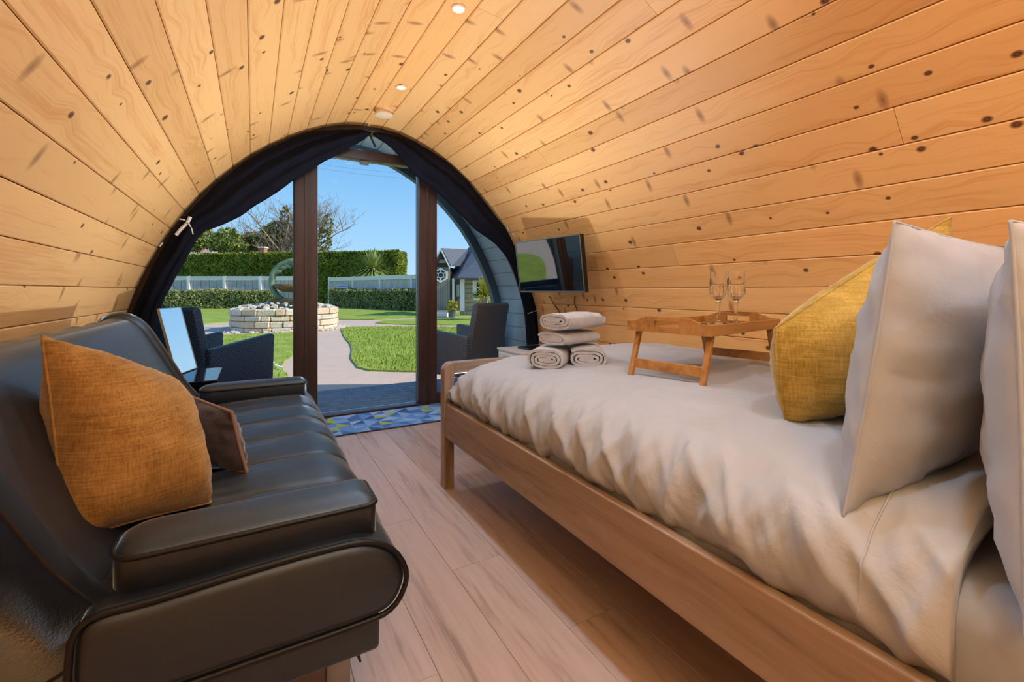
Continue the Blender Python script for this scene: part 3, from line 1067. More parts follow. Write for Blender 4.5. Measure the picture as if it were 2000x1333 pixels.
obj('side_rail', box(BX1 - 0.032, 0.03, 0.262, BX1 - 0.004, BY0 + 0.003, 0.432, 0.004), M_oak, bed)
for x0 in (BX0, BX1 - 0.053):
    obj('leg', box(x0, -0.02, 0, x0 + 0.053, 0.036, 0.95, 0.005), M_oakz, bed)
obj('headboard', box(BX0 + 0.05, -0.012, 0.35, BX1 - 0.05, 0.02, 0.93, 0.006), M_oakx, bed)
obj('bed_base', box(BX0 + 0.03, 0.04, 0.30, BX1 - 0.03, BY0 - 0.005, 0.33), M_oak, bed)
mat_ = tag(obj('mattress', box(BX0 + 0.045, 0.045, 0.332, BX1 - 0.045, 2.10, 0.572, 0.06, 5), M_sheet, auto=50),
           'mattress in a white fitted sheet, seen at the pillow end', 'mattress')
# duvet
cs = [(0.873, 0.438), (0.852, 0.475), (0.850, 0.52), (0.872, 0.575), (0.92, 0.618), (1.0, 0.645), (1.15, 0.664), (1.4, 0.676), (1.7, 0.682), (2.0, 0.682),
      (2.14, 0.672), (2.21, 0.64), (2.235, 0.58), (2.222, 0.50), (2.212, 0.46)]
CSP = resample(catmull([(x, 0, z) for x, z in cs], 12), 150)
def csn(i):
    t = (CSP[min(i + 1, 150)] - CSP[max(i - 1, 0)]).normalized()
    return Vector((-t.z, 0, t.x))
DY0, DY1 = 0.255, 2.150
rows = []
NY = 210
for r_ in range(NY + 1):
    y = DY0 + (DY1 - DY0) * r_ / NY
    f = max(0.0, min(1.0, (DY1 - y) / 0.20))
    f = math.sqrt(max(0, 1 - (1 - f) ** 2))
    outer, innr = [], []
    fy = min(1, (y - DY0) / 0.05)
    for i, p in enumerate(CSP):
        nn = csn(i)
        s = i / 150
        side = math.exp(-((s - 0.06) / 0.085) ** 2)
        a = noise.noise(Vector((y * 11 + s * 8, s * 6, 0.3))) + 0.7 * noise.noise(Vector((y * 24, s * 7, 5.1)))
        rdg = (1 - abs(noise.noise(Vector((y * 9 - s * 14, s * 4, 8.8))))) ** 4 - 0.4
        rdg2 = (1 - abs(noise.noise(Vector((y * 17 + s * 9, s * 5, 3.3))))) ** 5 - 0.3
        topw = 1 - side
        dsp = side * (0.012 * a + 0.020 * rdg + 0.014 * rdg2 + 0.006 * ((1 - abs(noise.noise(Vector((y * 34 - s * 30, s * 8, 6.6))))) ** 4 - 0.3))
        dsp += topw * (0.010 * noise.noise(Vector((p.x * 2.4, y * 2.4, 2.2))) + 0.006 * noise.noise(Vector((p.x * 7 + y * 4, y * 5 - p.x * 3, 9.1))))
        rt = (1 - abs(noise.noise(Vector((p.x * 1.1 + y * 0.8, y * 5.0 - p.x * 2.6, 4.7))))) ** 8
        dsp += topw * 0.009 * (rt - 0.12)
        q = p + nn * dsp
        zz = 0.445 + (q.z - 0.445) * (0.15 + 0.85 * f)
        if y > 0.375: zz += 0.004 * min(1, (y - 0.375) / 0.006) * max(0, nn.z)
        wob = 0.006 * noise.noise(Vector((y * 6, 0, 1.7))) if i < 6 else 0
        outer.append(Vector((q.x, y, zz + wob)))
        pin = p - nn * 0.03
        innr.append(Vector((pin.x, y, min(zz - 0.012, 0.44 + (pin.z - 0.44) * (0.15 + 0.85 * f)))))
    rows.append(outer + innr[::-1])
dv = tag(obj('duvet', fixn(loft(rows)), M_linen, smooth=True), 'crumpled white duvet spread over the bed', 'duvet')
def duvet_z(x, y):
    r_ = max(0, min(NY, int(round((y - DY0) / (DY1 - DY0) * NY))))
    return max(q.z for q in rows[r_] if abs(q.x - x) < 0.03)
r_h = int((0.372 - DY0) / (DY1 - DY0) * NY)
obj('hem', tube([q + Vector((0, 0, 0.001)) for q in rows[r_h][3:70]], 0.0022, 5), M_linen, dv, smooth=True)
r_h2 = int((0.268 - DY0) / (DY1 - DY0) * NY)

cushion('pillow', 'plump white pillow standing upright between the gold cushion and the nearest pillow', 'pillow',
        ((0.955, 0.355, 1.118), (1.60, 0.325, 1.09), (1.56, 0.395, 0.665), (0.882, 0.40, 0.612)), 0.20, M_pillow, seed=7.0, pinch=0.035, pr=0.0025, wr=0.008, n=30)
cushion('pillow', 'white pillow at the right edge of the picture, nearest the headboard', 'pillow',
        ((0.90, 0.205, 1.095), (1.55, 0.10, 1.08), (1.53, 0.15, 0.655), (0.848, 0.180, 0.560)), 0.20, M_pillow, seed=9.0, pinch=0.035, pr=0.0025, wr=0.008, n=30)
cushion('cushion', 'gold velvet cushion standing on the bed in front of the white pillows', 'cushion',
        ((1.148, 0.672, 0.905), (1.62, 0.48, 1.195), (1.66, 0.55, 0.72), (1.165, 0.655, 0.665)), 0.24, M_yellow2, seed=11.0, pinch=-0.04, pr=0.003, wr=0.006)
cushion('cushion', 'gold velvet cushion whose corner peeps out behind the right pillow', 'cushion',
        ((1.69, 0.455, 1.10), (2.12, 0.42, 1.15), (2.12, 0.47, 0.72), (1.70, 0.50, 0.70)), 0.13, M_yellow2, seed=13.0, pinch=0.04, pr=0.003, wr=0.006)

# =================================================================== BED TRAY with glasses
TZ = 0.846
TA = math.radians(9.5)
tray = thing('bed_tray', 'bamboo folding bed tray with splayed legs standing on the duvet', 'tray', (1.572, 1.20, TZ), TA)
TLn, TW = 0.565, 0.325
a_, b_ = TLn / 2, TW / 2
obj('tray_base', box(-a_ + 0.01, -b_ + 0.01, 0.002, a_ - 0.01, b_ - 0.01, 0.010), M_bamboo, tray, world=False)
for sy in (-1, 1):
    obj('side_panel', box(-a_ + 0.011, sy * b_ - 0.006, 0, a_ - 0.011, sy * b_ + 0.006, 0.037, 0.002), M_bamboo, tray, world=False)
def end_panel(x):
    top = [(-b_ - 0.006, 0.037), (-b_ + 0.03, 0.040), (-b_ + 0.075, 0.056), (-b_ + 0.095, 0.058), (b_ - 0.095, 0.058), (b_ - 0.075, 0.056), (b_ - 0.03, 0.040), (b_ + 0.006, 0.037)]
    fn = lambda p, q, d: Vector((d, p, q))
    hy, h0, h1 = 0.05, 0.022, 0.044
    def topz(y):
        for (ya, za), (yb, zb) in zip(top, top[1:]):
            if ya <= y <= yb: return za + (zb - za) * (y - ya) / (yb - ya)
        return 0.037
    lft = [(-b_ - 0.006, 0), (-hy, 0), (-hy, topz(-hy))] + [p for p in top[::-1] if p[0] < -hy]
    rgt = [(hy, 0), (b_ + 0.006, 0)] + [p for p in top[::-1] if p[0] > hy] + [(hy, topz(hy))]
    up = [(-hy, h1), (hy, h1), (hy, topz(hy)), (-hy, topz(-hy))]
    dn = [(-hy, 0), (hy, 0), (hy, h0), (-hy, h0)]
    return join(*[prism(q, fn, x - 0.006, x + 0.006) for q in (lft, rgt, up, dn)])
for sx in (-1, 1):
    obj('end_panel', end_panel(sx * (a_ - 0.006)), M_bamboo, tray, world=False)
for sx in (-1, 1):
    for sy in (-1, 1):
        top = Vector((sx * (a_ - 0.045), sy * (b_ - 0.018), 0.0))
        bot = Vector((sx * (a_ + 0.012), sy * (b_ - 0.018), 0))
        Rt = WL[tray.name] + Matrix.Rotation(TA, 3, 'Z') @ bot
        bz = duvet_z(Rt.x, Rt.y) - TZ - 0.002
        bot.z = bz
        dx = Vector((0.0085, 0, 0)); dy = Vector((0, 0.010, 0))
        rg = [[p - dx - dy, p + dx - dy, p + dx + dy, p - dx + dy] for p in (bot, top)]
        obj('leg', bev(loft(rg), 0.002), M_bamboo, tray, world=False)
    f = 0.70
    xm = sx * (a_ - 0.045 + 0.057 * f); zm = -0.175 * f
    obj('leg_brace', box(xm - 0.005, -b_ + 0.026, zm - 0.018, xm + 0.005, b_ - 0.026, zm + 0.018, 0.002), M_bamboo, tray, world=False)

def goblet(x, y, label):
    t = thing('wine_glass', label, 'glass', (x, y, TZ + 0.0103), group='crystal glasses on the bed tray')
    fl = lambda z, k: 0.06 * math.cos(PI * k) * max(0, min(1, (0.20 - z) / 0.05)) if z > 0.10 else 0
    outer = [(0.002, 0.0), (0.033, 0.0), (0.034, 0.003), (0.016, 0.008), (0.007, 0.016), (0.006, 0.03), (0.0065, 0.07), (0.008, 0.088), (0.013, 0.093), (0.009, 0.099),
             (0.012, 0.106), (0.026, 0.116), (0.034, 0.132), (0.0345, 0.16), (0.0325, 0.20), (0.0325, 0.224)]
    innr = [(0.031, 0.224), (0.031, 0.20), (0.032, 0.16), (0.031, 0.136), (0.023, 0.121), (0.002, 0.114)]
    obj('goblet', lathe(outer + innr, 32, fl), M_crystal, t, world=False, auto=25)
    return t
goblet(1.735, 1.262, 'cut crystal wine glass on the tray, the left one of the pair')
goblet(1.735, 1.180, 'cut crystal wine glass on the tray, the right one of the pair')
ct = tag(obj('coaster', move(lathe([(0.036, 0), (0.040, 0.003), (0.040, 0.008), (0.034, 0.008), (0.03, 0.005), (0.002, 0.005)], 28), (1.60, 1.265, TZ + 0.0102)), M_dark, auto=30),
         'small dark round dish inside the bamboo tray', 'dish')

# =================================================================== TOWELS
def towel_mesh(w_, h_, L, turns, seed):
    th = 0.0115
    pitch = 0.0135
    nA = int(turns * 26)
    cen = []
    for i in range(nA + 1):
        th_a = 2 * PI * turns * i / nA
        rz = h_ / 2 - th / 2 - pitch * (turns - turns * i / nA)
        rx = w_ / 2 - th / 2 - pitch * (turns - turns * i / nA) * 1.25
        rz = max(0.004, rz); rx = max(0.015, rx)
        c, s = math.cos(th_a + 0.6), math.sin(th_a + 0.6)
        ex = 0.72
        x = rx * math.copysign(abs(c) ** ex, c); z = rz * math.copysign(abs(s) ** ex, s)
        z += 0.003 * noise.noise(Vector((x * 30, seed, i * 0.02)))
        if z < 0: z *= 0.94
        cen.append(Vector((x, 0, z)))
    A, B = [], []
    for i, p in enumerate(cen):
        t = (cen[min(i + 1, nA)] - cen[max(i - 1, 0)]).normalized()
        nn = Vector((-t.z, 0, t.x))
        A.append(p + nn * th / 2); B.append(p - nn * th / 2)
    ring = A + B[::-1]
    rings = []
    ny = 16
    for j in range(ny + 1):
        y = L * (j / ny - 0.5)
        e_ = 1 - 0.05 * abs(2 * j / ny - 1) ** 6
        off = Vector((0.006 * noise.noise(Vector((y * 9, seed, 0))), 0, 0.003 * noise.noise(Vector((y * 12, seed, 4)))))
        rings.append([Vector((p.x * e_, y + 0.004 * noise.noise(Vector((p.x * 20, p.z * 20, seed))), p.z * e_)) + off for p in ring])
    V, F = fixn(loft(rings))
    return V, F
def towel(label, px, py, d, w_, h_, L, ang, z0, turns, seed):
    """end face centred at pixel, lying on z0"""
    P = at_d(px, py, d)
    ax = (FW * math.cos(ang) + RT * math.sin(ang)).normalized()
    c = Vector((P.x, P.y, 0)) + ax * L / 2
    VF = towel_mesh(w_, h_, L, turns, seed)
    zmin = min(v[2] for v in VF[0])
    t = obj('towel', VF, M_towel, smooth=False, base=(0, 0, zmin), auto=45)
    t.location = (c.x, c.y, z0)
    t.rotation_euler = (0, 0, math.atan2(-ax.x, ax.y))
    return tag(t, label, 'towel', 'rolled towels stacked on the bed foot')
dz = 0.668
towel('rolled white towel at the bottom left of the towel stack', 1067, 697, 1.95, 0.178, 0.105, 0.27, 0.30, dz - 0.006, 3.5, 1.0)
towel('rolled white towel at the bottom right of the towel stack', 1148, 697, 1.96, 0.182, 0.100, 0.27, 0.10, dz - 0.004, 3.3, 2.0)
towel('folded white towel in the middle of the towel stack', 1076, 672, 1.99, 0.185, 0.070, 0.24, 0.85, dz + 0.094, 2.35, 3.0)
towel('thick folded white towel on top of the towel stack', 1082, 645, 1.97, 0.19, 0.088, 0.26, 0.80, dz + 0.160, 2.95, 4.0)

# =================================================================== TELEVISION on the right wall
nb = Vector((2.085, 2.60, 0.985)); fb = Vector((1.955, 3.30, 0.985))
rx_ = (nb - fb).normalized()
up0 = Vector((-0.138, 0, 1)).normalized()
yy_ = up0.cross(rx_).normalized(); zz_ = rx_.cross(yy_)
Rm = Matrix((rx_, yy_, zz_)).transposed()
tvw, tvh = (nb - fb).length, 0.425
tvc = (nb + fb) / 2
tv = thing('television', 'slim flat television mounted on the pine wall beside the curtain', 'television', tvc, rot=Rm.to_euler())
obj('casing', box(-tvw / 2, 0.0, 0, tvw / 2, 0.045, tvh, 0.006), M_bezel, tv, world=False)
obj('screen', box(-tvw / 2 + 0.010, -0.002, 0.016, tvw / 2 - 0.010, 0.001, tvh - 0.010), None or plain('tv_screen', (150, 152, 150), 0.03, 1.0), tv, world=False)
obj('bottom_strip', box(-tvw / 2 + 0.002, -0.005, 0.0, tvw / 2 - 0.002, 0.0, 0.014, 0.002), M_silver, tv, world=False)
obj('side_strip', box(-tvw / 2, -0.004, 0.0, -tvw / 2 + 0.007, 0.0, tvh), M_silver, tv, world=False)
obj('side_strip', box(tvw / 2 - 0.007, -0.004, 0.0, tvw / 2, 0.0, tvh), M_silver, tv, world=False)
obj('top_strip', box(-tvw / 2, -0.004, tvh - 0.008, tvw / 2, 0.0, tvh), M_silver, tv, world=False)
obj('wall_bracket', box(-0.10, 0.045, 0.10, 0.10, 0.20, 0.30, 0.006), M_black, tv, world=False)
def onwall(px, py):
    # march to the right-hand vault
    r = ray(px, py)
    d = 1.5
    while d < 5:
        p = O3 + r * d
        if p.x - XC > half_at(p.z) - 0.012: return p
        d += 0.01
    return O3 + r * 3
Ri = Rm.transposed()
for pts in (((1073, 579), (1083, 596), (1094, 612), (1106, 632)), ((1123, 578), (1122, 592), (1126, 604), (1132, 626))):
    P = [onwall(*p) for p in pts]
    obj('cable', tube(catmull([Ri @ (q - tvc) for q in P], 5), 0.0035, 6), M_black, tv, world=False)
sp = onwall(1078, 625)
tag(obj('wall_socket', box(sp.x - 0.012, sp.y - 0.07, sp.z - 0.04, sp.x + 0.02, sp.y + 0.07, sp.z + 0.04, 0.004), M_white),
    'white double wall socket low on the pine wall behind the towels', 'socket')

# =================================================================== small furniture by the glazed end
cb = thing('bedside_cabinet', 'white bedside cabinet beyond the foot of the bed', 'cabinet', (2.13, 3.40, 0))
obj('body', box(1.905, 3.18, 0.02, 2.35, 3.60, 0.475, 0.003), M_white, cb)
obj('top', box(1.895, 3.17, 0.475, 2.36, 3.61, 0.493, 0.003), M_white, cb)
for z0 in (0.05, 0.26):
    dr = obj('drawer', box(1.895, 3.20, z0, 1.906, 3.58, z0 + 0.19, 0.002), M_white, cb)
    obj('knob', move(xf(lathe([(0.006, 0), (0.006, 0.012), (0.011, 0.016), (0.009, 0.022), (0.001, 0.023)], 14), Matrix.Rotation(-PI / 2, 4, 'Y')), (1.895, 3.39, z0 + 0.095)), M_silver, dr)
rt_ = thing('router', 'flat black box lying on the white cabinet', 'router', (2.12, 3.36, 0.493))
obj('case', box(2.02, 3.26, 0.494, 2.24, 3.46, 0.513, 0.006), M_black, rt_)
tb = thing('side_table', 'low black gloss side table in the corner behind the sofa', 'table', (-0.385, 3.27, 0))
obj('table_top', box(-0.60, 3.03, 0.475, -0.172, 3.52, 0.50, 0.004), M_gloss, tb)
obj('front_panel', box(-0.58, 3.05, 0.03, -0.192, 3.066, 0.475), M_gloss, tb)
obj('side_panel', box(-0.205, 3.066, 0.03, -0.190, 3.50, 0.475), M_gloss, tb)
obj('side_panel', box(-0.585, 3.066, 0.03, -0.570, 3.50, 0.475), M_gloss, tb)
for x in (-0.56, -0.21):
    for y in (3.07, 3.48):
        obj('leg', box(x - 0.012, y - 0.012, 0, x + 0.012, y + 0.012, 0.03), M_black, tb)
m0 = at_z(345, 734, 0.503); m1 = at_z(385, 719, 0.503)
m3 = at_d(297, 604, 2.577); m2 = at_d(351, 601, 2.89)
mx = (m1 - m0); mx.z = 0; wM = mx.length; mx.normalize()
upM = (m3 - m0); upM = (upM - mx * upM.dot(mx)); hM = upM.length; upM.normalize()
yM = upM.cross(mx).normalized()
mm = thing('mirror', 'frameless dressing mirror leaning back on the black side table', 'mirror', m0, rot=Matrix((mx, yM, upM)).transposed().to_euler())
obj('glass', box(0.004, -0.001, 0.004, wM - 0.004, 0.003, hM - 0.004), M_mirror, mm, world=False)
obj('frame', join(box(0, -0.003, 0, wM, 0.010, 0.004), box(0, -0.003, hM - 0.004, wM, 0.010, hM), box(0, -0.003, 0.004, 0.004, 0.010, hM - 0.004),
                  box(wM - 0.004, -0.003, 0.004, wM, 0.010, hM - 0.004)), M_silver, mm, world=False)
obj('back_board', box(0.004, 0.003, 0.004, wM - 0.004, 0.010, hM - 0.004), M_black, mm, world=False)
yb = (yM.x, yM.y, 0)
obj('prop', tube([(wM / 2, 0.012, hM * 0.6), (wM / 2, 0.11, 0.02 - 0.11 * yM.z / max(0.3, upM.z))], 0.006, 6), M_black, mm, world=False)

# door mat with printed triangles
MX0, MX1, MY0, MY1 = 0.34, 1.50, 3.30, 3.792
nx_, ny_ = 12, 5
V, F, I = [], [], []
rr = random.Random(3)
for i in range(nx_):
    for j in range(ny_):
        x0 = MX0 + (MX1 - MX0) * i / nx_; x1 = MX0 + (MX1 - MX0) * (i + 1) / nx_
        y0 = MY0 + (MY1 - MY0) * j / ny_; y1 = MY0 + (MY1 - MY0) * (j + 1) / ny_
        n0 = len(V)
        V += [(x0, y0, 0.0095), (x1, y0, 0.0095), (x1, y1, 0.0095), (x0, y1, 0.0095)]
        if (i + j) % 2: tri = [(0, 1, 2), (0, 2, 3)]
        else: tri = [(0, 1, 3), (1, 2, 3)]
        for q, t3 in enumerate(tri):
            F.append(tuple(n0 + z for z in t3)); I.append(rr.choice([0, 0, 1, 1, 1, 2, 2, 3, 4, 5]))
dmt = thing('door_mat', 'blue and lime door mat with a triangle pattern at the threshold', 'mat', ((MX0 + MX1) / 2, (MY0 + MY1) / 2, 0))
obj('backing', box(MX0 - 0.006, MY0 - 0.006, 0.001, MX1 + 0.006, MY1 + 0.006, 0.009, 0.002), M_matedge, dmt)
obj('pile', (V, F), MATCOLS, dmt, midx=I)

# =================================================================== GARDEN
G = -0.15
def depth_pt(px, py, d): return at_d(px, py, d)
def gp(px, d, z=G):
    """point on the ground at picture column px and depth d"""
    p = O3 + (FW + RT * ((px - 1000) / FPX)) * d
    return Vector((p.x, p.y, z))
struct('path', box(-40, 5.13, G - 0.2, 60, 75, G), M_path)
def lawn(name, pts, h=0.025, far=None):
    P = [at_z(x, y, G) for x, y in pts]
    P2 = [(p.x, p.y) for p in resample(catmull([(p.x, p.y, 0) for p in P + [P[0]]], 5), 70)[:-1]]
    return struct(name, prism(P2, lambda a, b, d: Vector((a, b, d)), G - 0.05, G + h), M_grass), P2
_, PLa = lawn('lawn', [(-900, 690), (-300, 672), (150, 662), (300, 660), (438, 656), (500, 653), (571, 650), (592, 655), (596, 672), (580, 690), (556, 707), (550, 720), (560, 735), (566, 742), (480, 752), (300, 765), (100, 790), (-500, 800), (-1200, 760)])
_, PLb = lawn('lawn', [(667, 647), (673, 641), (740, 640), (816, 640), (900, 641), (1010, 642), (1150, 646), (1200, 700), (1100, 735), (900, 729), (814, 728), (712, 725), (697, 716), (685, 701), (687, 688), (684, 674), (672, 659)])
lawn('lawn', [(733, 632), (752, 627.5), (816, 624.5), (900, 621.5), (1010, 620), (1150, 621), (1150, 636), (1000, 636), (900, 636), (816, 635.5), (775, 634.5)])
# far lawn up to the fences
fl = [gp(*q) for q in ((-2500, 10.5), (-1200, 12.0), (-100, 14.0), (250, 14.6), (397, 15.6), (460, 16.6), (540, 18.0), (600, 18.2), (657, 18.0), (730, 17.8), (775, 18.3), (816, 18.8), (900, 20.2), (1020, 21.5), (1300, 21.5),
                       (1300, 60), (700, 60), (-100, 60), (-2500, 40))]
struct('lawn', prism([(p.x, p.y) for p in fl], lambda a, b, d: Vector((a, b, d)), G - 0.05, G + 0.03), M_grass)
PC0 = gp(559, 13.85)
# blades on the two lawns next to the deck
def inside(poly, x, y):
    c = False
    j = len(poly) - 1
    for i in range(len(poly)):
        xi, yi = poly[i]; xj, yj = poly[j]
        if (yi > y) != (yj > y) and x < (xj - xi) * (y - yi) / (yj - yi) + xi: c = not c
        j = i
    return c
V, F = [], []
for P2, cnt in ((PLa, 9000), (PLb, 16000)):
    xs = [p[0] for p in P2]; ys = [p[1] for p in P2]
    x1 = min(max(xs), 5.5); y1 = min(max(ys), 16)
    for _ in range(cnt):
        x = random.uniform(min(xs), x1); y = min(ys) + (y1 - min(ys)) * random.random() ** 1.4
        if not inside(P2, x, y) or (x - PC0.x) ** 2 + (y - PC0.y) ** 2 < 3.6: continue
        a = random.uniform(0, 2 * PI); h = random.uniform(0.03, 0.07); wd = random.uniform(0.006, 0.012)
        dx, dy = math.cos(a) * wd, math.sin(a) * wd
        lx, ly = random.uniform(-0.02, 0.02), random.uniform(-0.02, 0.02)
        n0 = len(V)
        V += [(x - dx, y - dy, G + 0.02), (x + dx, y + dy, G + 0.02), (x + lx, y + ly, G + 0.02 + h)]
        F.append((n0, n0 + 1, n0 + 2))
tag(obj('grass', (V, F), M_grass), 'short green grass blades of the lawns', 'grass', kind='stuff')
# daisies on the lawn by the door
for dx, dy, lb in ((533, 710, 'leftmost of four tiny white daisies in the lawn beside the left wicker chair'), (538, 713, 'tiny white daisy in the near lawn, second from the left of four'),
                   (543, 716, 'tiny white daisy in the near lawn, second from the right of four'), (548, 718, 'rightmost of four tiny white daisies, next to the pink path')):
    p = at_z(dx, dy, G + 0.06)
    tag(obj('daisy', move(lathe([(0.002, -0.04), (0.002, 0.0), (0.028, 0.006), (0.022, 0.014), (0.004, 0.016)], 8), p), M_white), lb, 'flower', 'daisies in the near lawn')

# ------------------------------------------------------------------- leaf clouds
def leaves(P, size, aspect=2.0, up=0.0):
    """P: (n,3) centres -> quads of random turn"""
    n = len(P)
    a = rng.normal(size=(n, 3)); a[:, 2] += up; a /= np.linalg.norm(a, axis=1)[:, None]
    b = rng.normal(size=(n, 3)); b -= a * (a * b).sum(1)[:, None]; b /= np.linalg.norm(b, axis=1)[:, None]
    s = size * rng.uniform(0.6, 1.3, size=(n, 1))
    u = a * s * aspect / 2; v = b * s / 2
    V = np.stack([P - u, P + v, P + u, P - v], 1).reshape(-1, 3)
    F = np.arange(4 * n).reshape(n, 4)
    return [tuple(x) for x in V], [tuple(int(i) for i in f) for f in F]
def hedge(name, label, p0, p1, thick, z0, z1, m, n, size, core, cat='hedge', rough=0.12, up=0.3):
    """clipped hedge along the ground line p0-p1 (its front face)"""
    d = (p1 - p0); d.z = 0; L = d.length; d.normalize()
    back = Vector((-d.y, d.x, 0))
    if back.dot(FW) < 0: back = -back
    nu = max(8, int(L / 0.5)); nv = 8
    def surf(u, v, wv):
        off = rough * noise.noise(Vector((u * 1.3, v * 1.3, wv * 1.3 + 5)))
        return p0 + d * u + back * wv + Vector((0, 0, v)), off
    V, F = box(0, 0, 0, 1, 1, 1)
    cw = 0.08
    V = [p0 + d * (cw + x * (L - 2 * cw)) + back * (cw + y * (thick - 2 * cw)) + Vector((0, 0, z0 - G + (z1 - z0 - cw) * z - 0.02 * (1 - z))) for x, y, z in V]
    V = [Vector((v.x, v.y, v.z)) for v in V]
    P = []
    H = z1 - z0
    areas = [L * H, L * thick, thick * H * 2]
    tot = sum(areas)
    for _ in range(n):
        r = random.random() * tot
        if r < areas[0]: u, v, wv = random.random() * L, random.random() * H, random.uniform(-0.5, 1) * 0.1; nn = -back
        elif r < areas[0] + areas[1]: u, v, wv = random.random() * L, H + random.uniform(-0.1, 0.04), random.random() * thick; nn = Vector((0, 0, 1))
        else: u, v, wv = random.choice((0, L)), random.random() * H, random.random() * thick; nn = d if u else -d
        pt = p0 + d * u + back * wv + Vector((0, 0, z0 - G + v))
        pt = pt + nn * rough * noise.noise(Vector((u * 1.1, v * 1.1, wv)))
        P.append(pt)
    lv = leaves(np.array([tuple(q) for q in P]), size, 2.2, up)
    c = (p0 + p1) / 2 + back * thick / 2
    t = thing(name, label, cat, (c.x, c.y, G))
    obj('core', (V, F), core, t)
    obj('foliage', lv, m, t, kind='stuff')
    return t
M_core = plain('hedge_inside', (48, 62, 24), 0.9)
hedge('tall_hedge', 'tall clipped dark green conifer hedge behind the fences', gp(170, 41), gp(776, 36), 1.8, G, 4.15, M_hedge, 52000, 0.11, M_core, up=0.2)
hedge('low_hedge', 'low leafy hedge in front of the left fence', gp(180, 28.5), gp(534, 28.5), 0.7, G, 1.0, M_hedge2, 11000, 0.08, M_core, rough=0.15, up=0.8)
hedge('low_hedge', 'low leafy hedge in front of the right fence', gp(643, 31.0), gp(850, 24.2), 0.7, G, 1.02, M_hedge2, 10000, 0.08, M_core, rough=0.15, up=0.8)

# ------------------------------------------------------------------- fences
def fence(label, p0, p1, npan, ztop):
    d = p1 - p0; L = d.length; d.normalize()
    back = Vector((-d.y, d.x, 0))
    if back.dot(FW) < 0: back = -back
    ang = math.atan2(d.y, d.x)
    t = thing('fence', label, 'fence', p0, ang)
    H = ztop - G
    sgn = 1 if (Matrix.Rotation(ang, 3, 'Z') @ Vector((0, 1, 0))).dot(back) > 0 else -1
    def bx(n_, x0, y0, z0, x1, y1, z1, m, par=t):
        ya, yb_ = sorted((sgn * y0, sgn * y1))
        return obj(n_, box(x0, ya, z0, x1, yb_, z1), m, par, world=False)
    st = L / npan
    bw = st / 9
    bmesh_ = None
    for i in range(npan + 1):
        bx('post', i * st - 0.075, -0.06, 0, i * st + 0.075, 0.09, H + 0.02, M_post)
    for i in range(npan):
        bx('top_rail', i * st + 0.075, -0.02, H - 0.24, (i + 1) * st - 0.075, 0.05, H - 0.03, M_post)
        bx('capping', i * st + 0.075, -0.05, H - 0.03, (i + 1) * st - 0.075, 0.10, H + 0.01, M_post)
        for j in range(9):
            x0 = i * st + j * bw + 0.012; x1 = i * st + (j + 1) * bw - 0.012
            if bmesh_ is None:
                o = bx('board', x0, 0.06 + 0.012 * (j % 2), 0.06, x1, 0.08 + 0.012 * (j % 2), H - 0.03, M_fence)
                bmesh_ = o.data; bx0 = x0
            else:
                o = bpy.data.objects.new('board', bmesh_); COL.objects.link(o); o.parent = t
                o.location = (x0 - bx0, sgn * 0.014 * (j % 2), 0)
    return t
fence('long pale timber fence on the left, below the tall hedge', gp(228, 30.0), gp(578, 30.0), 5, 1.93)
rf = fence('pale timber fence on the right carrying a small white sign', gp(643, 32.5), gp(875, 24.6), 4, 1.92)
# sign on the right fence
s0 = at_d(659, 557, 31.6); s1 = at_d(681, 557, 30.95)
sd_ = (s1 - s0); sw = sd_.length; sa_ = math.atan2(sd_.y, sd_.x)
sg = thing('fence_sign', 'small white sign with two lines of blue lettering on the right fence', 'sign', s0 - FW * 0.12 - Vector((0, 0, 0.4)), sa_)
obj('panel', box(0, -0.012, 0, sw, 0.0, 0.42, 0.003), M_white, sg, world=False)
rs = random.Random(5)
for row, z in ((0, 0.27), (1, 0.12)):
    x = 0.06
    while x < sw - 0.09:
        w_ = rs.uniform(0.03, 0.055)
        obj('lettering', box(x, -0.0145, z, x + w_, -0.0118, z + 0.07), M_blueprint, sg, world=False)
        x += w_ + rs.choice((0.014, 0.014, 0.04))

# ------------------------------------------------------------------- stone planter and its ring sculpture
PC = gp(559, 13.85); PR = 1.46
pl = thing('stone_planter', 'round dry stone planter filled with pale rubble in the garden', 'planter', PC)
obj('inner_core', lathe([(PR - 0.10, 0.0), (PR - 0.10, 0.60), (PR - 0.45, 0.62), (0.02, 0.62)], 48), M_mortar, pl, world=False)
def stone_block(w_, h_, seed):
    V, F = box(-w_ / 2, -0.16, 0, w_ / 2, 0.06, h_, min(0.02, h_ * 0.14), 1)
    V = [Vector(v) + Vector((0.012 * noise.noise(Vector(v) * 9 + Vector((seed, 0, 0))), 0.02 * noise.noise(Vector(v) * 11 + Vector((0, seed, 0))), 0.008 * noise.noise(Vector(v) * 9 + Vector((0, 0, seed))))) for v in V]
    return V, F
rs = random.Random(11)
blocks = {}
z = 0.0
for c, h_ in enumerate((0.13, 0.18, 0.15, 0.19)):
    a = rs.uniform(0, 0.3); end = a + 2 * PI
    while a < end - 0.06:
        wd = rs.choice((0.24, 0.32, 0.40, 0.48))
        wa = min(wd / PR, end - a)
        if end - a - wa < 0.12: wa = end - a
        key = (round(wa * PR, 2), h_, rs.randint(0, 2))
        if key not in blocks:
            VF = stone_block(wa * PR - 0.018, h_ - 0.014, key[2] * 3.1 + h_ * 50)
            blocks[key] = mk('stone', VF[0], VF[1], M_stone)
        o = bpy.data.objects.new('stone', blocks[key]); COL.objects.link(o); o.parent = pl
        am = a + wa / 2
        rr_ = PR - 0.05 + rs.uniform(-0.02, 0.02)
        o.location = (rr_ * math.cos(am), rr_ * math.sin(am), z)
        o.rotation_euler = (0, 0, am - PI / 2)
        a += wa
    z += h_
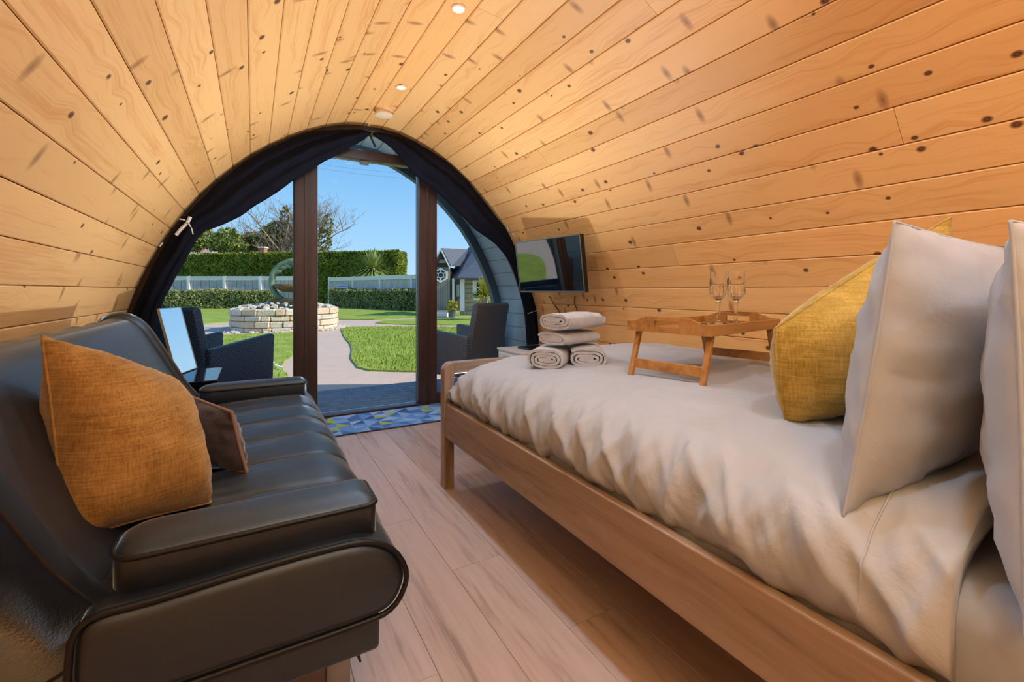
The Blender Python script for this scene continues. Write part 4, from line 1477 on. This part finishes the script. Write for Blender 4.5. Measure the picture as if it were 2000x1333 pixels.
def rubble(n, fn, s0, s1):
    parts = []
    bm0 = bmesh.new(); bmesh.ops.create_icosphere(bm0, subdivisions=1, radius=1.0)
    bv, bf = from_bm(bm0)
    for i in range(n):
        c, s = fn(i)
        q = [Vector((v.x * s * rs.uniform(0.7, 1.3), v.y * s * rs.uniform(0.6, 1.1), v.z * s * rs.uniform(0.45, 0.8))) + c for v in bv]
        parts.append((q, bf))
    return join(*parts)
def f_top(i):
    r = PR * math.sqrt(rs.random()) * 0.96; a = rs.uniform(0, 2 * PI)
    return Vector((r * math.cos(a), r * math.sin(a), 0.60 + 0.16 * (1 - (r / PR) ** 2) + rs.uniform(0, 0.03))), rs.uniform(0.04, 0.10)
obj('rubble', rubble(170, f_top, 0, 0), M_rubble, pl, world=False, kind='stuff')
def f_bot(i):
    r = PR + rs.uniform(0.02, 0.30); a = rs.uniform(0, 2 * PI)
    return Vector((r * math.cos(a), r * math.sin(a), 0.02)), rs.uniform(0.03, 0.08)
obj('loose_stones', rubble(150, f_bot, 0, 0), M_rubble, pl, world=False, kind='stuff')

RC = at_d(571, 551, 13.75)
sc_ = thing('ring_sculpture', 'green bronze ring sculpture with a bowl standing in the stone planter', 'sculpture', (RC.x, RC.y, PC.z + 0.62), -YAW)
k_ = 13.75 / FPX
zc = RC.z - (PC.z + 0.62)
R_ = 40 * k_
rg = [[Vector((math.cos(a) * (R_ + 0.085 * math.cos(b)), 0.10 * math.sin(b), zc + math.sin(a) * (R_ + 0.085 * math.cos(b)))) for b in [2 * PI * q / 10 for q in range(10)]] for a in [2 * PI * q / 40 for q in range(40)]]
V, F = loft(rg, True, False)
o_ = 39 * 10
F += [(o_ + j, o_ + (j + 1) % 10, (j + 1) % 10, j) for j in range(10)]
V = [Vector(v) + Vector((0, 0, 0.02 * noise.noise(Vector(v) * 6))) for v in V]
obj('ring', fixn((V, F)), M_verdi, sc_, world=False, smooth=True)
obj('bowl', move(lathe([(0.05, -0.30), (0.28, -0.27), (0.46, -0.16), (0.52, -0.05), (0.48, -0.05), (0.42, -0.14), (0.02, -0.2)], 28), (0, 0, zc - 0.02)), M_rust, sc_, world=False, smooth=True)
obj('pedestal', box(-0.46, -0.26, -0.12, 0.46, 0.26, zc - 0.60, 0.03), M_verdi, sc_, world=False)
obj('pedestal_cap', box(-0.50, -0.30, zc - 0.62, 0.50, 0.30, zc - 0.50, 0.02), M_rust, sc_, world=False)
for a in (2.5, 2.1, 1.8, 1.4):
    obj('leaf_ornament', xf(lathe([(0.004, -0.15), (0.05, -0.08), (0.065, 0.0), (0.04, 0.08), (0.004, 0.16)], 8),
        Matrix.Translation((math.cos(a) * (R_ - 0.12), -0.05, zc + math.sin(a) * (R_ - 0.12))) @ Matrix.Rotation(-a + 0.6, 4, 'Y') @ Matrix.Diagonal((1, 0.5, 1, 1))), M_verdi, sc_, world=False, smooth=True)

# ------------------------------------------------------------------- cordyline and other spiky plants
def strap_plant(name, label, px, d, zbase, rad, n, m, lw, trunk=0.0, droop=0.5, cat='plant'):
    p = gp(px, d, G)
    t = thing(name, label, cat, p)
    if trunk: obj('trunk', tube([(0, 0, 0), (0.04, 0, zbase * 0.5), (0, 0, zbase)], 0.12, 8), M_bark, t, world=False)
    V, F = [], []
    for i in range(n):
        a = random.uniform(0, 2 * PI); el = random.uniform(-0.15, 1.45)
        L = rad * random.uniform(0.75, 1.1)
        dirv = Vector((math.cos(a) * math.cos(el), math.sin(a) * math.cos(el), math.sin(el)))
        side = Vector((-math.sin(a), math.cos(a), 0)) * lw
        pts = []
        for q in range(5):
            s = q / 4
            c = Vector((0, 0, zbase)) + dirv * L * s + Vector((0, 0, -droop * L * s * s * math.cos(el)))
            ww = (1 - s) ** 0.6 if q < 4 else 0.05
            pts += [c - side * ww, c + side * ww]
        n0 = len(V); V += pts
        F += [(n0 + 2 * q, n0 + 2 * q + 1, n0 + 2 * q + 3, n0 + 2 * q + 2) for q in range(4)]
    obj('leaves', (V, F), m, t, world=False, kind='stuff')
    return t
strap_plant('cordyline', 'spiky pale green cordyline in front of the tall hedge', 727, 34.3, 2.55, 1.95, 520, M_cord, 0.07, trunk=1)
strap_plant('bamboo_plant', 'yellow green spiky plant beside the garden cabin window', 946, 17.6, 0.95, 0.85, 150, M_fern, 0.035, droop=0.3, trunk=1)

# ------------------------------------------------------------------- trees beyond the hedge
def branch_tree(base, h, spread, levels, r0, seed, nfirst=5):
    rt = random.Random(seed)
    parts = []
    tips = []
    def grow(p, dv, L, r, lv):
        pts = [p]
        dd = dv.copy()
        for k in range(3):
            dd = (dd + Vector((rt.uniform(-.18, .18), rt.uniform(-.18, .18), rt.uniform(-0.05, .15)))).normalized()
            pts.append(pts[-1] + dd * L / 3)
        parts.append(tube(pts, r, 4 if lv < 2 else 3, taper=0.6))
        tips.append((pts[-1], lv))
        if lv >= levels: return
        for k in range(4 if lv < 2 else 3):
            a = rt.uniform(0, 2 * PI); tl = rt.uniform(0.35, 0.85)
            side = Vector((math.cos(a), math.sin(a), rt.uniform(-0.1, 0.5))).normalized()
            nd = (dd * (1 - tl * 0.6) + side * tl * spread).normalized()
            q = pts[rt.choice((1, 2, 3))]
            grow(q, nd, L * rt.uniform(0.6, 0.82), max(0.016, r * 0.58), lv + 1)
    grow(base, Vector((0, 0, 1)), h * 0.35, r0, 0)
    for k in range(nfirst):
        a = 2 * PI * k / nfirst + rt.uniform(-.3, .3)
        grow(base + Vector((0, 0, h * 0.22)), Vector((math.cos(a) * 0.6, math.sin(a) * 0.6, 0.75)).normalized(), h * 0.34, r0 * 0.6, 1)
    return join(*parts), tips
def blob_points(c, rx, ry, rz, n):
    d = rng.normal(size=(n, 3)); d /= np.linalg.norm(d, axis=1)[:, None]
    r = rng.uniform(0.55, 1.0, size=(n, 1)) ** 0.5
    lump = np.array([1 + 0.28 * noise.noise(Vector(tuple(x)) * 2.3 + Vector(tuple(c)) * 0.3) for x in d])[:, None]
    return np.array(tuple(c)) + d * r * lump * np.array([rx, ry, rz])
def tree(name, label, px, d, h, spread, seed, blobs, m, bare=True, size=0.2, levels=4, r0=0.22, twig=True, group='trees beyond the tall hedge'):
    b = gp(px, d)
    t = thing(name, label, 'tree', b, group=group)
    VF, tips = branch_tree(Vector((0, 0, 0)), h, spread, levels, r0, seed)
    obj('branches', VF, M_bark, t, world=False)
    if blobs:
        P = []
        for (bx_, by_, rr_x, rr_z, n) in blobs:
            c = at_d(bx_, by_, d) - b
            P.append(blob_points(c, rr_x, rr_x, rr_z, n))
        obj('foliage', leaves(np.concatenate(P), size, 1.8), m, t, world=False, kind='stuff')
    return t
kk = 50 / FPX
tree('bare_tree', 'big bare spring tree with ivy, split by the left door post', 572, 50, 11.8, 1.15, 21,
     [(545, 455, 1.6, 1.4, 1000), (530, 470, 2.2, 1.2, 1300), (556, 430, 0.5, 1.6, 260), (520, 450, 0.6, 0.5, 160), (500, 474, 1.4, 0.9, 700), (625, 470, 1.2, 1.3, 500), (640, 440, 0.6, 1.2, 130)], M_ivy, levels=6, r0=0.28)
tree('bare_tree', 'smaller bare tree left of the big one above the hedge', 505, 52, 9.6, 1.1, 5,
     [(490, 470, 1.3, 1.0, 600), (505, 482, 2.0, 0.8, 700)], M_ivy, levels=5, r0=0.2)
tree('conifer', 'rounded yellow green evergreen above the hedge on the left', 443, 47, 5.6, 0.7, 8,
     [(443, 466, 1.2, 1.1, 900), (437, 478, 1.6, 0.9, 800), (455, 480, 1.4, 0.7, 600)], M_treeg, levels=2, r0=0.15)
tree('evergreen', 'pale green bushy tree at the far left edge of the window', 388, 48, 5.6, 0.7, 9,
     [(392, 462, 1.3, 1.0, 800), (372, 472, 1.9, 1.1, 900), (350, 470, 2.0, 1.4, 900)], M_treeg, levels=2, r0=0.15)
hedge('far_trees', 'distant dark tree line showing beside the right post', gp(780, 90), gp(880, 90), 3.0, G, 2.6, M_ivy, 900, 0.7, M_core, cat='trees', rough=1.4)

# chimneys and roof of houses behind the hedge
def roof_house(label, px, d, w_, eave, ridge, chim):
    b = gp(px, d)
    t = thing('house', label, 'house', b, -YAW)
    obj('wall', box(-w_ / 2, -2, 0, w_ / 2, 2, eave), M_roofp, t, world=False)
    rp = [(-2.3, eave - 0.05), (2.3, eave - 0.05), (0, ridge)]
    obj('roof', prism(rp, lambda a, b_2, dd: Vector((dd, a, b_2)), -w_ / 2 - 0.2, w_ / 2 + 0.2), M_roofp, t, world=False)
    for cx_, cw, ch in chim:
        c = obj('chimney', box(cx_ - cw / 2, -0.3, ridge - 0.6, cx_ + cw / 2, 0.3, ridge + ch, 0.02), M_brick, t, world=False)
        obj('chimney_cap', box(cx_ - cw / 2 - 0.06, -0.36, ridge + ch, cx_ + cw / 2 + 0.06, 0.36, ridge + ch + 0.12), M_post, c, world=False)
    return t
roof_house('house with a pinkish roof and chimney behind the left end of the hedge', 405, 60, 2.0, 5.6, 6.6, ((-0.5, 0.6, 0.9),))
roof_house('red brick chimney of a house rising behind the tall hedge', 514, 45, 0.9, 4.0, 4.6, ((0.0, 0.55, 0.75),))

# overhead wires in the sky
for i, (pa, pb) in enumerate((((500, 296), (900, 342)), ((500, 304), (900, 352)))):
    A = at_d(pa[0], pa[1], 45); B = at_d(pb[0], pb[1], 45)
    tag(obj('overhead_wire', tube([A.lerp(B, q / 8) + Vector((0, 0, -0.6 * (1 - (q / 4 - 1) ** 2))) for q in range(9)], 0.006, 4), M_black),
        ('upper' if i == 0 else 'lower') + ' of two thin wires crossing the blue sky', 'wire')

# ------------------------------------------------------------------- garden cabin on the right
CD = 20.5
cbase = gp(905, CD)
cab = thing('garden_cabin', 'grey timber garden cabin with slate roof and hexagonal porch window', 'cabin', cbase, -YAW)
def cp(px, py, y=0.0):
    k = (CD + y) / FPX
    return Vector(((px - 1000) * k - (905 - 1000) * CD / FPX, y, 1.0 + (HOR - py) * k - G))
def cbox(px0, py0, px1, py1, y0, y1, b=0):
    a = cp(px0, py1, y0); c = cp(px1, py0, y0)
    return box(a.x, y0, a.z, c.x, y1, c.z, b)
def slab(pts, th):
    P = [Vector(p) for p in pts]
    nrm = (P[1] - P[0]).cross(P[2] - P[0]).normalized()
    if nrm.z < 0: nrm = -nrm
    n = len(P)
    return fixn((P + [p - nrm * th for p in P], [tuple(range(n)), tuple(range(n, 2 * n))[::-1]] + [(i, (i + 1) % n, n + (i + 1) % n, n + i) for i in range(n)]))
# porch boards
for i in range(8):
    x0 = 842 + i * 4.6
    obj('wall_board', cbox(x0, 522 - 0, x0 + 4.2, 607, 0.0, 0.05), M_cab, cab, world=False)
obj('wall_core', cbox(840, 522, 879, 607, 0.05, 1.6), M_dark, cab, world=False)
g_ = [cp(x, y, -0.02) for x, y in ((846, 522), (846, 512), (861, 491), (877, 514), (877, 522))]
obj('gable', fixn((g_ + [p + Vector((0, 0.07, 0)) for p in g_], [(0, 1, 2, 3, 4), (9, 8, 7, 6, 5)] + [(i, (i + 1) % 5, 5 + (i + 1) % 5, 5 + i) for i in range(5)])), M_dark, cab, world=False)
obj('gable_beam', cbox(846, 507, 877, 514, -0.06, -0.02), M_log, cab, world=False)
# porch roof
obj('roof', slab([cp(861, 485, -0.35), cp(912, 487, 1.4), cp(901, 520, 1.0), cp(879, 521, -0.35)], 0.07), M_slate, cab, world=False)
obj('roof', slab([cp(861, 485, -0.35), cp(912, 487, 1.4), cp(878, 516, 2.4), cp(843, 516, -0.35)], 0.07), M_slate, cab, world=False)
for pts in (((861, 484), (879, 521)), ((861, 484), (843, 516))):
    A = cp(*pts[0], -0.38); B = cp(*pts[1], -0.38)
    obj('barge_board', slab([A, B, B + Vector((0, 0, -0.13)), A + Vector((0, 0, -0.13))] , 0.03), M_post, cab, world=False)
# main roof: front slope and left hip
obj('roof', slab([cp(893, 543, -0.5), cp(985, 543, -0.5), cp(1000, 440, 3.0), cp(938, 462, 2.6)], 0.09), M_slate, cab, world=False)
obj('roof', slab([cp(893, 543, -0.5), cp(938, 462, 2.6), cp(912, 487, 2.6), cp(874, 543, 0.9)], 0.09), M_slate, cab, world=False)
# log wall
for i in range(7):
    y0 = 545 + i * 9.2
    a = cp(906, y0 + 9.2, 0.3); c = cp(985, y0, 0.3)
    r_ = (c.z - a.z) / 2
    rgs = [[Vector((x, 0.3 + 0.06 - 0.06 * math.cos(q) , (a.z + c.z) / 2 + r_ * math.sin(q))) for q in [PI * s / 8 - PI / 2 for s in range(9)]] + [Vector((x, 0.45, c.z)), Vector((x, 0.45, a.z))] for x in (a.x, c.x)]
    obj('log', fixn(loft(rgs)), M_log, cab, world=False, auto=40)
obj('corner_board', cbox(898, 545, 907, 608, 0.16, 0.42), M_post, cab, world=False)
obj('recess_wall', cbox(878, 543, 899, 607, 0.9, 1.0), M_cab, cab, world=False)
obj('porch_post', cbox(883, 544, 887, 605, 0.1, 0.2), M_post, cab, world=False)
obj('lantern', cbox(891, 556, 896, 580, 0.6, 0.75, 0.02), M_post, cab, world=False)
win = obj('window', cbox(923, 548, 975, 582, 0.16, 0.30), M_post, cab, world=False)
obj('pane', cbox(931, 551, 952, 574, 0.13, 0.17), M_wglass, win, world=False)
obj('pane', cbox(954, 551, 972, 574, 0.13, 0.17), M_wglass, win, world=False)
obj('glazing_bar', cbox(930, 560, 973, 562, 0.10, 0.14), M_post, win, world=False)
obj('skirting', cbox(898, 608, 985, 621, 0.20, 0.40), M_log, cab, world=False)
for i in range(5):
    obj('skirting_board', cbox(900 + i * 6, 609, 905 + i * 6, 621, 0.15, 0.20), M_log, cab, world=False)
obj('step', cbox(840, 607, 880, 612, -0.5, 0.0, 0.01), M_cab, cab, world=False)
obj('step', cbox(838, 612, 873, 619, -0.9, -0.5, 0.01), M_post, cab, world=False)
# hexagonal window ornament
hx = cp(861, 538, -0.05)
def hexring(r0, r1, y0, y1):
    rg = []
    for a in [PI / 6 + PI / 3 * q for q in range(6)]:
        c, s = math.cos(a), math.sin(a)
        rg.append([hx + Vector((c * r0, y0, s * r0)), hx + Vector((c * r1, y0, s * r1)), hx + Vector((c * r1, y1, s * r1)), hx + Vector((c * r0, y1, s * r0))])
    V, F = loft(rg, True, False)
    F += [(20 + j, 20 + (j + 1) % 4, (j + 1) % 4, j) for j in range(4)]
    return fixn((V, F))
kc = CD / FPX
hw = obj('hexagon_window', hexring(11.4 * kc, 14.6 * kc, -0.05, 0.06), M_post, cab, world=False)
obj('inner_hexagon', hexring(5.2 * kc, 6.8 * kc, -0.04, 0.04), M_post, hw, world=False)
for q in range(6):
    a = PI / 6 + PI / 3 * q
    obj('spoke', tube([hx + Vector((math.cos(a) * 6.5 * kc, 0, math.sin(a) * 6.5 * kc)), hx + Vector((math.cos(a) * 12 * kc, 0, math.sin(a) * 12 * kc))], 0.03, 4), M_post, hw, world=False)
hp = [hx + Vector((math.cos(PI / 6 + PI / 3 * q) * 12 * kc, 0.035, math.sin(PI / 6 + PI / 3 * q) * 12 * kc)) for q in range(6)]
obj('pane', fixn((hp + [p + Vector((0, 0.02, 0)) for p in hp], [tuple(range(6)), tuple(range(6, 12))[::-1]] + [(i, (i + 1) % 6, 6 + (i + 1) % 6, 6 + i) for i in range(6)])), M_wglass, hw, world=False)
# window box plants, flower pot
P = np.array([tuple(cp(random.uniform(924, 960), random.uniform(575, 583), random.uniform(-0.05, 0.15))) for _ in range(160)])
fbx = obj('window_box', cbox(924, 579, 965, 586, 0.0, 0.15), M_post, cab, world=False)
obj('plants', leaves(P, 0.10, 1.6), M_treeg, fbx, world=False, kind='stuff')
pp = gp(883, 19.4)
pot = thing('flower_pot', 'grey pot of yellow flowers beside the cabin steps', 'flower pot', pp)
obj('pot', lathe([(0.13, 0.0), (0.17, 0.30), (0.18, 0.32), (0.15, 0.32), (0.13, 0.27), (0.01, 0.27)], 18), M_grey, pot, world=False, auto=30)
obj('flowers', leaves(blob_points((0, 0, 0.48), 0.26, 0.26, 0.24, 260), 0.08, 1.8), M_fern, pot, world=False, kind='stuff')

# ------------------------------------------------------------------- wicker armchairs on the porch
def wicker_chair(label, x, y, ang, m):
    t = thing('wicker_armchair', label, 'armchair', (x, y, -0.05), ang, group='wicker chairs on the porch')
    F_ = lambda a, b, d: Vector((a, d, b))
    obj('seat', box(-0.27, -0.255, 0.30, 0.30, 0.255, 0.42, 0.02, 3), m, t, world=False, auto=40)
    bp = [(-0.245, 0.36), (-0.355, 0.905), (-0.395, 0.925), (-0.425, 0.90), (-0.31, 0.30), (-0.25, 0.30)]
    obj('backrest', prism(bp, F_, -0.275, 0.275, 0.012, 3), m, t, world=False, auto=40)
    for s in (-1, 1):
        pp_ = [(-0.31, 0.18), (0.31, 0.18), (0.33, 0.645), (0.31, 0.66), (-0.31, 0.59), (-0.325, 0.57)]
        y0, y1 = sorted((s * 0.26, s * 0.325))
        obj('arm_panel', prism(pp_, F_, y0, y1, 0.012, 3), m, t, world=False, auto=40)
        for lx in (-0.285, 0.285):
            obj('leg', box(lx - 0.025, s * 0.292 - 0.025, 0, lx + 0.025, s * 0.292 + 0.025, 0.19, 0.006), m, t, world=False)
    return t
wicker_chair('dark blue grey wicker armchair on the porch, seen left of the left post', -0.29, 4.69, math.radians(45), M_wick1)
wicker_chair('brown grey wicker armchair on the porch, its back turned, right of the right post', 1.98, 4.56, math.radians(116), M_wick2)
